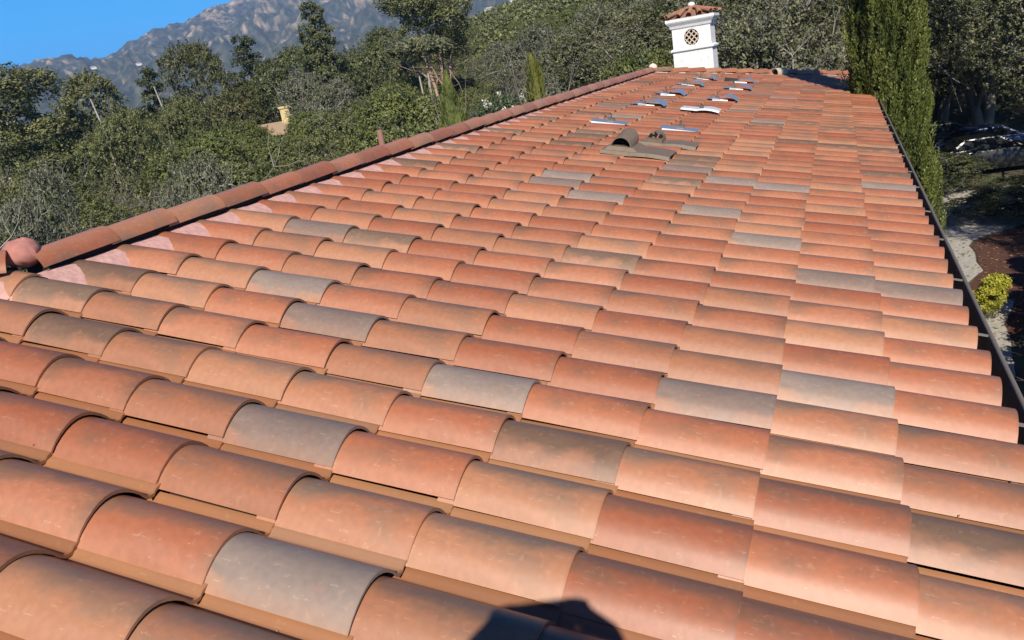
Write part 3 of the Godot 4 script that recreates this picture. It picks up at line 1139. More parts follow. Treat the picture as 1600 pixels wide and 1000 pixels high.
func build_vents() -> void:
	var brown := tri_mat(noise_tex(85, 0.03, [[0.0, srgb(0.15, 0.108, 0.074)], [1.0, srgb(0.225, 0.168, 0.118)]]), 2.0, 0.6)
	var dark := mat(srgb(0.006, 0.005, 0.005), 0.9)  # black sheets paint the shade inside the vent mouths
	# the nearer one: a half-round hood open towards the camera
	var t := thing("roof_vent", "brown half round roof vent hood with dark open mouth, nearer of the two", "roof vent", rw(1.46, 4.40))
	t.basis = roof_basis
	var s := Soup.new()
	hood(s, 0.0, 0.0, 0.30, 0.092, 0.115, 0.04)
	put("hood", s.mesh(), brown, t)
	s = Soup.new()
	for k in 14:
		var a := deg_to_rad(lerpf(-12.0, 192.0, k / 14.0))
		var b := deg_to_rad(lerpf(-12.0, 192.0, (k + 1) / 14.0))
		s.quad(rp(0, 0.12, 0.13), rp(cos(b) * 0.089, 0.12, 0.13 + sin(b) * 0.089), rp(cos(a) * 0.089, 0.12, 0.13 + sin(a) * 0.089), rp(0, 0.12, 0.13))
	put("inside", s.mesh(), dark, t)
	put("base_sheet", sheet_over_tiles(-0.16, 0.44, -0.06, 0.30, 0.093, 0.012, 0.03), brown, t)
	s = Soup.new()
	s.prism([rp(-0.17, -0.06, 0.06), rp(0.22, -0.06, 0.06), rp(0.22, 0.36, 0.06), rp(-0.17, 0.36, 0.06)], [rp(-0.10, -0.01, 0.125), rp(0.11, -0.01, 0.125), rp(0.11, 0.31, 0.125), rp(-0.10, 0.31, 0.125)])
	put("skirt", s.mesh(), brown, t)
	# the farther one: a low collar with a toothed mouth
	var u := thing("roof_vent", "brown roof vent with a toothed opening behind the open mouthed hood", "roof vent", rw(1.62, 4.98))
	u.basis = roof_basis
	s = Soup.new()
	hood(s, 0.0, 0.1, 0.28, 0.075, 0.10, 0.0)
	put("hood", s.mesh(), brown, u)
	put("collar", box_mesh(rp(-0.085, 0.11, 0.07), rp(0.085, 0.02, 0.125)), brown, u)
	s = Soup.new()
	for q in [[-0.06, 0.02], [-0.02, 0.035], [0.03, 0.02]]:
		s.quad(rp(q[0], 0.096, 0.125 + q[1] * 0.4), rp(q[0] + 0.02, 0.096, 0.15 + q[1]), rp(q[0] + 0.05, 0.096, 0.14 + q[1] * 0.6), rp(q[0] + 0.035, 0.096, 0.125))
	put("inside", s.mesh(), dark, u)
	put("base_sheet", sheet_over_tiles(-0.12, 0.40, 0.02, 0.28, 0.092, 0.012, 0.03), brown, u)
	# pale cap vent on the far hip
	var v := thing("roof_vent", "pale half round vent with dark mouth on the far hip", "roof vent", rw(2.02, 15.15))
	v.basis = roof_basis * Basis(Vector3.UP, -0.6)
	var pm := mat(srgb(0.50, 0.43, 0.34), 0.8)
	s = Soup.new()
	hood(s, 0.0, 0.0, 0.30, 0.10, 0.09, 0.02)
	put("hood", s.mesh(), pm, v)
	s = Soup.new()
	s.quad(rp(-0.09, 0.08, 0.06), rp(-0.06, 0.08, 0.17), rp(0.06, 0.08, 0.17), rp(0.09, 0.08, 0.06))
	put("inside", s.mesh(), dark, v)
	# vent pipe behind the ridge
	var p := thing("vent_pipe", "short reddish vent pipe standing behind the ridge", "pipe", Vector3(-0.40, RH - 0.35, -3.6))
	s = Soup.new()
	s.tube(Vector3.ZERO, Vector3(0, 0.62, 0), 0.027, 0.027, 14, Color.WHITE, true)
	put("pipe", s.mesh(), mat(srgb(0.30, 0.16, 0.11), 0.75), p)
	s = Soup.new()
	s.tube(Vector3(0, 0.22, 0), Vector3(0, 0.28, 0), 0.045, 0.03, 14, Color.WHITE, true)
	put("collar", s.mesh(), mat(srgb(0.22, 0.13, 0.09), 0.8), p)

# ---------------------------------------------------------------- person with the camera phone (only the shadow is in view)
func sd_cap(p: Vector3, a: Vector3, b: Vector3, ra: float, rb: float) -> float:
	var ab := b - a
	var t := clampf((p - a).dot(ab) / ab.length_squared(), 0.0, 1.0)
	return (p - a - ab * t).length() - lerpf(ra, rb, t)

func surface_net(bones: Array, cell: float, k: float) -> ArrayMesh:
	var lo := Vector3(1e9, 1e9, 1e9)
	var hi := -lo
	for b in bones:
		for q in 2:
			var e: Vector3 = b[q]
			var r: float = maxf(b[2], b[3]) + cell * 3.0
			lo = lo.min(e - Vector3.ONE * r)
			hi = hi.max(e + Vector3.ONE * r)
	var dim := Vector3i(((hi - lo) / cell).ceil()) + Vector3i.ONE
	var f := PackedFloat32Array()
	f.resize(dim.x * dim.y * dim.z)
	f.fill(1.0)
	for b in bones:
		var r: float = maxf(b[2], b[3]) + cell * 2.5 + k
		var ba: Vector3 = b[0]
		var bb: Vector3 = b[1]
		var l := Vector3i(((ba.min(bb) - Vector3.ONE * r - lo) / cell).floor()).clamp(Vector3i.ZERO, dim - Vector3i.ONE)
		var h := Vector3i(((ba.max(bb) + Vector3.ONE * r - lo) / cell).ceil()).clamp(Vector3i.ZERO, dim - Vector3i.ONE)
		for z in range(l.z, h.z + 1):
			for y in range(l.y, h.y + 1):
				for x in range(l.x, h.x + 1):
					var d := sd_cap(lo + Vector3(x, y, z) * cell, ba, bb, b[2], b[3])
					var at := x + dim.x * (y + dim.y * z)
					var o := f[at]
					var m := maxf(k - absf(d - o), 0.0) / k
					f[at] = minf(d, o) - m * m * k * 0.25
	var ids := {}
	var s := Soup.new()
	var step := [1, dim.x, dim.x * dim.y]
	for z in dim.z - 1:
		for y in dim.y - 1:
			for x in dim.x - 1:
				var at := x + dim.x * (y + dim.y * z)
				var c := Vector3.ZERO
				var n := 0
				for e in [[0, 1], [2, 3], [4, 5], [6, 7], [0, 2], [1, 3], [4, 6], [5, 7], [0, 4], [1, 5], [2, 6], [3, 7]]:
					var o0 := Vector3(e[0] & 1, (e[0] >> 1) & 1, e[0] >> 2)
					var o1 := Vector3(e[1] & 1, (e[1] >> 1) & 1, e[1] >> 2)
					var f0 := f[at + int(o0.x) + int(o0.y) * step[1] + int(o0.z) * step[2]]
					var f1 := f[at + int(o1.x) + int(o1.y) * step[1] + int(o1.z) * step[2]]
					if (f0 < 0.0) != (f1 < 0.0):
						c += o0.lerp(o1, f0 / (f0 - f1))
						n += 1
				if n:
					ids[at] = s.vert(lo + (Vector3(x, y, z) + c / n) * cell, Vector3.UP)
	for at in ids:
		for ax in 3:
			var u: int = step[(ax + 1) % 3]
			var w: int = step[(ax + 2) % 3]
			var f0 := f[at]
			var f1 := f[at + step[ax]]
			if (f0 < 0.0) == (f1 < 0.0): continue
			if not (ids.has(at - u) and ids.has(at - w) and ids.has(at - u - w)): continue
			var q := [ids[at], ids[at - u], ids[at - u - w], ids[at - w]]
			if f0 < 0.0: q.reverse()
			s.tri(q[0], q[1], q[2])
			s.tri(q[0], q[2], q[3])
	var st := SurfaceTool.new()
	st.create_from_arrays(s.arrays())
	st.generate_normals()
	return st.commit()

func build_person() -> void:
	# stands behind the lens with knees a little bent, both hands holding the phone in front of the face
	var back := Vector3(0.33, 0, 0.944).normalized()         # away from what is looked at
	var side := Vector3(back.z, 0, -back.x)                  # to the person's right
	var head := CAM + back * 0.30 - side * 0.02 + Vector3(0, 0.06, 0)
	var foot := func(s: float, b: float) -> Vector3:
		var q: Vector3 = head + side * s + back * b
		return Vector3(q.x, RH - q.x * tan(TH) + 0.10, q.z)
	var t := thing("person", "person in dark work clothes and cap holding up a phone behind the view", "person", Vector3(head.x, RH - head.x * tan(TH), head.z))
	var o := -t.position
	var hip := head + Vector3(0, -0.68, 0) + back * 0.16
	var chest := head + Vector3(0, -0.33, 0) + back * 0.05
	var lf: Vector3 = foot.call(-0.14, 0.1)
	var rf: Vector3 = foot.call(0.16, 0.22)
	var b := []
	var bone := func(p: Vector3, q: Vector3, ra: float, rb: float) -> void: b.append([p + o, q + o, ra, rb])
	bone.call(hip - side * 0.06, hip + side * 0.06, 0.13, 0.13)
	bone.call(hip, chest, 0.13, 0.14)
	bone.call(chest - side * 0.07, chest + side * 0.07, 0.13, 0.13)
	bone.call(chest + Vector3(0, 0.1, 0) - side * 0.15, chest + Vector3(0, 0.1, 0) + side * 0.15, 0.065, 0.065)
	bone.call(chest + Vector3(0, 0.1, 0), head - Vector3(0, 0.06, 0), 0.062, 0.055)
	bone.call(head - Vector3(0, 0.05, 0) - back * 0.02, head + Vector3(0, 0.02, 0) + back * 0.02, 0.075, 0.092)
	bone.call(head - back * 0.098 - Vector3(0, 0.0, 0), head - back * 0.112 - Vector3(0, 0.035, 0), 0.012, 0.017)
	for s in [-1.0, 1.0]:
		bone.call(head + side * 0.085 * s + Vector3(0, 0.012, 0), head + side * 0.088 * s - Vector3(0, 0.03, 0), 0.017, 0.012)
		var f: Vector3 = lf if s < 0 else rf
		var knee: Vector3 = (hip + side * 0.09 * s).lerp(f, 0.5) - back * 0.1
		bone.call(hip + side * 0.09 * s, knee, 0.085, 0.06)
		bone.call(knee, f, 0.058, 0.042)
		bone.call(f, f - back * 0.17 - Vector3(0, 0.045, 0), 0.045, 0.038)
		var sh: Vector3 = chest + Vector3(0, 0.1, 0) + side * 0.19 * s
		var el: Vector3 = chest + Vector3(0, -0.10, 0) + side * 0.25 * s - back * 0.06
		var wr: Vector3 = CAM + back * 0.075 + side * (0.14 * s - 0.02) - Vector3(0, 0.0, 0)
		bone.call(sh, el, 0.052, 0.043)
		bone.call(el, wr, 0.042, 0.029)
	put("body", surface_net(b, 0.018, 0.05), mat(srgb(0.05, 0.055, 0.075), 0.9), t)
	var hands := []
	for s in [-1.0, 1.0]:
		var wr: Vector3 = CAM + back * 0.075 + side * (0.14 * s - 0.02) - Vector3(0, 0.0, 0) + o
		var palm: Vector3 = CAM + back * 0.055 + side * (0.098 * s - 0.02) + Vector3(0, 0.03, 0) + o
		hands.append([wr, palm, 0.027, 0.026])
		for k in 4:
			var base: Vector3 = palm + Vector3(0, 0.027 - 0.016 * k, 0) + side * 0.004 * s
			var mid: Vector3 = base + side * (-0.006 * s) - back * 0.020
			var tip: Vector3 = mid - side * (0.028 + 0.006 * (1 - absi(k - 1))) * s + back * 0.003
			hands.append([base, mid, 0.009, 0.0085])
			hands.append([mid, tip, 0.0085, 0.0075])
		var th0: Vector3 = palm + Vector3(0, 0.02, 0) + back * 0.012
		var th1: Vector3 = th0 + Vector3(0, 0.035, 0) - side * 0.012 * s
		hands.append([th0, th1, 0.011, 0.0095])
		hands.append([th1, th1 - side * 0.022 * s + Vector3(0, 0.008, 0), 0.0095, 0.0085])
	put("hands", surface_net(hands, 0.006, 0.010), mat(srgb(0.42, 0.25, 0.17), 0.6), t)
	var cap := []
	var hc := head + o
	cap.append([hc + Vector3(0, 0.025, 0) - side * 0.035, hc + Vector3(0, 0.025, 0) + side * 0.035, 0.108, 0.108])
	cap.append([hc + Vector3(0, 0.06, 0) - back * 0.09 - side * 0.045, hc + Vector3(0, 0.06, 0) - back * 0.09 + side * 0.045, 0.02, 0.02])
	cap.append([hc + Vector3(0, 0.05, 0) - back * 0.15 - side * 0.03, hc + Vector3(0, 0.05, 0) - back * 0.15 + side * 0.03, 0.014, 0.014])
	put("cap", surface_net(cap, 0.01, 0.03), mat(srgb(0.03, 0.03, 0.035), 0.9), t)
	for s in [-1.0, 1.0]:
		var em := SphereMesh.new()
		em.radius = 0.012
		em.height = 0.024
		put("eye", em, mat(srgb(0.5, 0.48, 0.45), 0.3), t).position = hc - back * 0.085 + side * 0.032 * s + Vector3(0, 0.012, 0)
	put("mouth", box_mesh(Vector3(-0.024, -0.004, -0.004), Vector3(0.024, 0.004, 0.004)), mat(srgb(0.3, 0.12, 0.1), 0.6), t).transform = Transform3D(Basis(side, Vector3.UP, back), hc - back * 0.094 - Vector3(0, 0.072, 0))
	var ph := thing("phone", "dark phone held level in both hands at the view point", "phone", CAM + back * 0.03 - side * 0.015 + Vector3(0, 0.032, 0))
	ph.basis = Basis(side, Vector3.UP, back)
	put("case", box_mesh(Vector3(-0.074, -0.036, -0.004), Vector3(0.074, 0.036, 0.004)), mat(srgb(0.02, 0.02, 0.022), 0.4), ph)
	put("glass", box_mesh(Vector3(-0.07, -0.033, 0.0042), Vector3(0.07, 0.033, 0.0052)), mat(srgb(0.01, 0.01, 0.012), 0.08), ph)

# ---------------------------------------------------------------- yard on the right
func flat_patch(pts: Array, y: float, over: float, up := true) -> ArrayMesh:
	var s := Soup.new()
	var ring := []
	var n := pts.size()
	for k in n:
		for q in 6:
			var a: Array = pts[k]
			var b: Array = pts[(k + 1) % n]
			var e := Vector2(a[0], a[1]).lerp(Vector2(b[0], b[1]), q / 6.0)
			e += Vector2(noise.get_noise_2d(e.x * 40.0, e.y * 40.0), noise.get_noise_2d(e.y * 40.0, e.x * 40.0)) * over
			ring.append(Vector3(e.x, y, e.y))
	var flat := PackedVector2Array()
	for p in ring:
		s.vert(p, Vector3.UP)
		flat.append(Vector2(p.x, p.z))
	var t := Geometry2D.triangulate_polygon(flat)
	for k in range(0, t.size(), 3):
		var e := flat[t[k + 1]] - flat[t[k]]
		var g := flat[t[k + 2]] - flat[t[k]]
		if e.cross(g) > 0.0: s.tri(t[k], t[k + 1], t[k + 2])
		else: s.tri(t[k], t[k + 2], t[k + 1])
	return s.mesh()

func build_yard() -> void:
	var conc := tri_mat(noise_tex(31, 0.03, [[0.0, srgb(0.36, 0.33, 0.27)], [1.0, srgb(0.50, 0.47, 0.40)]], 5), 0.6, 0.9)
	var drive := put("driveway", flat_patch([[4.6, -33.5], [5.0, -24.0], [5.4, -18.6], [6.5, -20.6], [6.6, -23.8], [8.4, -25.6], [12.5, -27.5], [12.5, -42.0], [4.6, -43.0]], 0.008, 0.2), conc)
	drive.set_meta("kind", "structure")
	var mulch := put("planting_bed", flat_patch([[5.2, -16.0], [5.45, -18.4], [6.5, -20.6], [6.65, -23.7], [8.3, -25.4], [9.5, -22.0], [7.6, -18.0], [6.2, -15.2]], 0.012, 0.15), tri_mat(noise_tex(33, 0.12, [[0.0, srgb(0.05, 0.018, 0.010)], [0.5, srgb(0.13, 0.05, 0.028)], [1.0, srgb(0.24, 0.11, 0.065)]], 4), 1.4, 0.95, noise_tex(34, 0.12, [], 4, 256, true, 8.0), 1.0))
	mulch.set_meta("kind", "structure")
	var walk := put("garden_path", flat_patch([[5.0, -13.5], [5.3, -16.2], [6.0, -17.1], [6.6, -18.4], [6.75, -18.1], [6.35, -16.6], [6.2, -14.6], [5.9, -13.0]], 0.016, 0.08), conc)
	walk.set_meta("kind", "structure")
	var r := RandomNumberGenerator.new()
	r.seed = 44
	var s := Soup.new()
	for k in 5200:
		var p := Vector3(r.randf_range(5.0, 10.5), 0.03, r.randf_range(-34.0, -15.0))
		var bed := p.x > 6.3 + 0.12 * (-20.0 - p.z) and p.z > -25.0
		if not bed and r.randf() < 0.6: continue
		var a := r.randf() * TAU
		var z := r.randf_range(0.02, 0.06)
		var al := Vector3(cos(a), r.randf_range(-0.3, 0.3), sin(a)) * z
		var sd := Vector3(-sin(a), r.randf_range(-0.3, 0.3), cos(a)) * z * 0.5
		var c := Color(0.10, 0.05, 0.03).lerp(Color(0.34, 0.20, 0.10), r.randf()) if bed else Color(0.12, 0.09, 0.05).lerp(Color(0.30, 0.24, 0.14), r.randf())
		s.quad(p - al, p + sd, p + al, p - sd, c)
	var m := mat(Color.WHITE, 0.9)
	m.vertex_color_use_as_albedo = true
	var lit := put("fallen_leaves", s.mesh(), m)
	lit.set_meta("kind", "stuff")
	tag(lit, "fallen leaves and bark chips on the driveway and planting bed", "leaf litter")

# a parked car: lofted body, glass, wheels, lamps
func make_car(label: String, at: Vector3, turn: float, paint: Color) -> Node3D:
	var t := thing("parked_car", label, "car", at, turn)
	var pm := mat(paint, 0.25, 0.3)
	pm.clearcoat_enabled = true
	pm.clearcoat = 0.4
	# stations along the length: x, half width, sill, belt, roof or bonnet height
	var st := [[-2.2, 0.62, 0.42, 0.66, 0.70], [-2.1, 0.76, 0.30, 0.76, 0.82], [-1.5, 0.86, 0.24, 0.88, 0.98], [-0.75, 0.89, 0.22, 0.93, 1.04], [0.4, 0.89, 0.22, 0.93, 1.02], [1.2, 0.87, 0.22, 0.90, 0.98], [1.9, 0.82, 0.26, 0.80, 0.86], [2.2, 0.70, 0.34, 0.62, 0.66]]
	var rows := []
	for e in st:
		var row := []
		for q in [[1.0, 0], [1.03, 1], [0.99, 2], [0.88, 3], [0.45, 3.2], [0.0, 3.3], [-0.45, 3.2], [-0.88, 3], [-0.99, 2], [-1.03, 1], [-1.0, 0]]:
			var hgt: float = e[2]
			if q[1] == 1: hgt = lerpf(e[2], e[3], 0.5)
			elif q[1] == 2: hgt = e[3]
			elif q[1] >= 3: hgt = e[4] + (q[1] - 3.0) * 0.08
			row.append(Vector3(e[0], hgt, e[1] * q[0]))
		rows.append(row)
	rows.reverse()
	var s := Soup.new()
	s.grid(rows)
	for e in [0, rows.size() - 1]:
		var r: Array = rows[e]
		for k in range(1, 10):
			if e == 0: s.quad(r[0], r[k], r[k + 1], r[0])
			else: s.quad(r[0], r[k + 1], r[k], r[0])
	put("body", s.mesh(), pm, t)
	# cabin: pillars and roof in paint, glass set proud
	s = Soup.new()
	var lo := [Vector3(-1.75, 0.97, 0.74), Vector3(0.95, 0.99, 0.76), Vector3(0.95, 0.99, -0.76), Vector3(-1.75, 0.97, -0.74)]
	var hi := [Vector3(-1.1, 1.42, 0.56), Vector3(0.15, 1.44, 0.58), Vector3(0.15, 1.44, -0.58), Vector3(-1.1, 1.42, -0.56)]
	s.prism(lo, hi)
	put("cabin", s.mesh(), pm, t)
	var glass := mat(srgb(0.015, 0.018, 0.02), 0.06)
	for k in 4:
		var j := (k + 1) % 4
		var a: Vector3 = lo[k].lerp(hi[k], 0.12)
		var b: Vector3 = lo[k].lerp(hi[k], 0.9)
		var c: Vector3 = lo[j].lerp(hi[j], 0.9)
		var d: Vector3 = lo[j].lerp(hi[j], 0.12)
		var nn := (c - a).cross(b - a).normalized() * 0.006
		s = Soup.new()
		s.quad(a.lerp(d, 0.06) + nn, b.lerp(c, 0.08) + nn, c.lerp(b, 0.08) + nn, d.lerp(a, 0.06) + nn)
		put("window", s.mesh(), glass, t)
	for x in [-1.38, 1.32]:
		for z in [-0.80, 0.80]:
			var w := put("wheel", null, null, t)
			var ty := TorusMesh.new()
			ty.inner_radius = 0.20
			ty.outer_radius = 0.33
			ty.rings = 24
			ty.ring_segments = 10
			w.mesh = ty
			w.material_override = mat(srgb(0.02, 0.02, 0.02), 0.9)
			w.position = Vector3(x, 0.33, z)
			w.rotation.x = PI / 2
			var rim := CylinderMesh.new()
			rim.top_radius = 0.21
			rim.bottom_radius = 0.21
			rim.height = 0.09
			rim.radial_segments = 16
			put("rim", rim, mat(srgb(0.4, 0.4, 0.41), 0.3, 0.8), w)
	for z in [-0.55, 0.55]:
		put("headlight", box_mesh(Vector3(2.05, 0.60, z - 0.14), Vector3(2.17, 0.70, z + 0.14)), mat(srgb(0.7, 0.7, 0.7), 0.1), t)
		put("tail_light", box_mesh(Vector3(-2.2, 0.62, z - 0.13), Vector3(-2.08, 0.74, z + 0.13)), mat(srgb(0.3, 0.02, 0.02), 0.2), t)
	return t

func far_house(label: String, at: Vector3, turn: float, sz: Vector3, wall: Color, roofc: Color, chim: bool) -> void:
	var t := thing("hillside_house", label, "house", at, turn)
	var hx := sz.x / 2
	var hz := sz.z / 2
	var wm := mat(wall, 0.9)
	put("wall", box_mesh(Vector3(-hx, -1.5, -hz), Vector3(hx, sz.y, hz)), wm, t)
	var s := Soup.new()
	var o := sz.x * 0.06
	var y := sz.y + 0.01
	var rt := sz.y + sz.x * 0.16
	var a := Vector3(-hx - o, y, hz + o)
	var b := Vector3(hx + o, y, hz + o)
	var c := Vector3(hx + o, y, -hz - o)
	var d := Vector3(-hx - o, y, -hz - o)
	var p := Vector3(-hx * 0.55, rt, 0)
	var q := Vector3(hx * 0.55, rt, 0)
	s.quad(a, p, q, b)
	s.quad(c, q, p, d)
	s.quad(d, p, p, a)
	s.quad(b, q, q, c)
	s.quad(a, b, c, d)
	put("roof", s.mesh(), mat(roofc, 0.9), t)
	for k in (3 if chim else 0):
		put("window", box_mesh(Vector3(-hx * 0.7 + k * hx * 0.6, sz.y * 0.35, hz - 0.05), Vector3(-hx * 0.7 + k * hx * 0.6 + hx * 0.25, sz.y * 0.75, hz + 0.03)), mat(srgb(0.03, 0.035, 0.04), 0.1), t)
	if chim:
		var cs := Soup.new()
		cs.box(Vector3(hx * 0.1, sz.y * 0.9, -0.45), Vector3(hx * 0.1 + 0.85, rt + 1.1, 0.4))
		cs.box(Vector3(hx * 0.1 - 0.1, rt + 1.1, -0.55), Vector3(hx * 0.1 + 0.95, rt + 1.3, 0.5))
		put("chimney", cs.mesh(), mat(srgb(0.62, 0.50, 0.25), 0.9), t)

# ---------------------------------------------------------------- woods
var protos0: Node3D
const GREY := [[-43.3, 24.0, -2.2, 0.62], [-52.6, 27.0, -1.2, 0.62], [-34.6, 62.0, 1.9, 1.3], [-12.2, 60.0, 1.6, 1.5], [-19.9, 66.0, 2.4, 1.4], [-15.0, 70.0, 3.0, 1.6], [-18.3, 28.0, -0.9, 0.7], [-20.6, 27.5, -1.3, 0.6]]

func build_woods() -> void:
	bark = mat(Color.WHITE, 0.9)
	bark.vertex_color_use_as_albedo = true
	var dk := Color(0.060, 0.080, 0.024)
	var lt := Color(0.190, 0.198, 0.066)
	# prototypes stand where one of them is wanted
	var protos := []
	var specs := [
		[6.8, 3.6, 0.8, 11, 4200, 9, 0.048, dk, lt, 0.06, 0.75, 3],
		[6.0, 3.2, 0.6, 10, 3800, 9, 0.047, Color(0.068, 0.078, 0.032), Color(0.200, 0.198, 0.088), 0.22, 0.8, 16],
		[7.2, 3.4, 0.9, 12, 4200, 9, 0.048, Color(0.060, 0.082, 0.020), Color(0.192, 0.212, 0.058), 0.04, 0.85, 0],
		[5.2, 3.4, 0.4, 10, 3600, 9, 0.046, Color(0.074, 0.082, 0.038), Color(0.188, 0.190, 0.098), 0.30, 0.7, 22],
		[6.4, 3.0, 0.7, 9, 3800, 9, 0.047, Color(0.046, 0.064, 0.018), Color(0.160, 0.176, 0.056), 0.06, 0.9, 6]]
	var words := ["rounded dark green oak in the dense wood on the hillside", "oak with grey green leaves and bare twigs in the hillside wood", "bright green rounded oak in the hillside wood", "low greyish oak with many dead grey branches in the hillside wood", "compact very dark oak in the hillside wood"]
	for k in specs.size():
		var e: Array = specs[k]
		var t := make_tree("oak_tree", words[k], "oak tree", e[0], e[1], e[2], e[3], e[4], e[5], e[6], e[7], e[8], e[9], e[10], Color(0.20, 0.18, 0.155), e[11])
		t.set_meta("group", ["dark oaks of the hillside wood", "grey green oaks of the hillside wood", "bright oaks of the hillside wood", "half dead oaks of the hillside wood", "compact oaks of the hillside wood"][k])
		protos.append(t)
		if k == 0: protos0 = t
	# right-hand oaks are nearer and larger
	var r := RandomNumberGenerator.new()
	r.seed = 91
	var placed := []
	var used := [false, false, false, false, false]
	var put_tree := func(k: int, at: Vector3, turn: float, sc: Vector3) -> void:
		if not used[k]:
			used[k] = true
			protos[k].position = at
			protos[k].rotation.y = turn
			protos[k].scale = sc
		else:
			copy(protos[k], "oak_tree", words[k], at, turn, sc, protos[k].get_meta("group"))
	var n := 0
	for step in 4200:
		if n >= 265: break
		var az := r.randf_range(-60.0, 14.0)
		var rr := 13.0 + 112.0 * pow(r.randf(), 0.75)
		var p := spot(az, rr)
		if az > -7.0 and rr < (30.0 if az < 0.5 else 46.0): continue
		if p.x > -8.5 and p.x < 7.5 and p.z > -22.0 and p.z < 8.0: continue
		if az < -40.0 and rr > 62.0 and r.randf() < 0.5: continue
		var clear := 0.0
		for q in [[-25.6, 24.0], [-19.7, 26.0], [-21.6, 27.0], [-18.4, 28.0]]:      # the small cypresses and the white shrub stand clear
			if absf(az - q[0]) < 4.0 and absf(rr - q[1]) < 3.2: clear = 1.0
			if absf(az - q[0]) < 9.0 and rr < q[1]: clear = 1.0
		if az > -29.5 and az < -23.5 and rr > 40.0 and rr < 72.0: continue
		for q in GREY:
			if absf(az - q[0]) < 45.0 / q[1] and rr > q[1] - 4.0 and rr < q[1] + 2.0: clear = 1.0
		if clear > 0.0: continue
		var gap := 3.3 + rr * 0.018
		var ok := true
		for q in placed:
			if Vector2(q.x - p.x, q.z - p.z).length() < gap:
				ok = false
				break
		if not ok: continue
		placed.append(p)
		var k := [0, 0, 1, 2, 2, 3, 4, 1][r.randi() % 8] as int
		var sc := r.randf_range(0.75, 1.08) * (1.0 + 0.002 * rr)
		if rr < 22.0: sc = minf(sc, 0.92)
		if az > -9.0: sc *= 1.28
		put_tree.call(k, p, r.randf() * TAU, Vector3(sc, sc * r.randf_range(0.88, 1.08), sc))
		n += 1
	# the wood farther up the slope, one mass
	var mm := MultiMesh.new()
	mm.transform_format = MultiMesh.TRANSFORM_3D
	var far := []
	for step in 2600:
		var az := r.randf_range(-62.0, 16.0)
		var rr := r.randf_range(112.0, 330.0)
		var p := spot(az, rr)
		var sc := r.randf_range(0.8, 1.5)
		far.append(Transform3D(Basis(Vector3.UP, r.randf() * TAU).scaled(Vector3(sc, sc * r.randf_range(0.85, 1.1), sc)), p))
	var lobes := []
	for k in 9:
		var a := TAU * k / 9.0
		lobes.append([Vector3(cos(a) * 1.9, r.randf_range(2.0, 4.2), sin(a) * 1.9), Vector3(1.6, 1.3, 1.6)])
	lobes.append([Vector3(0, 4.2, 0), Vector3(2.0, 1.5, 2.0)])
	mm.mesh = crown(lobes, 1000, 5, 0.4, 0.2, dk * 1.1, lt * 1.1, 0.08)
	mm.instance_count = far.size()
	for k in far.size(): mm.set_instance_transform(k, far[k])
	var mi := MultiMeshInstance3D.new()
	mi.multimesh = mm
	mi.material_override = leaf_mat()
	mi.name = "distant_woodland"
	mi.set_meta("kind", "stuff")
	tag(mi, "distant evergreen woodland covering the upper slope", "woodland")
	add_child(mi)

func tall(az: float, r: float, el: float) -> float:
	return CAM.y + r * tan(deg_to_rad(el)) - spot(az, r).y

func stand(t: Node3D, az: float, r: float, el: float, h: float, wide := 1.0) -> void:
	t.position = spot(az, r)
	var s := tall(az, r, el) / h
	t.scale = Vector3(wide, s, wide)
	t.rotation.y = az

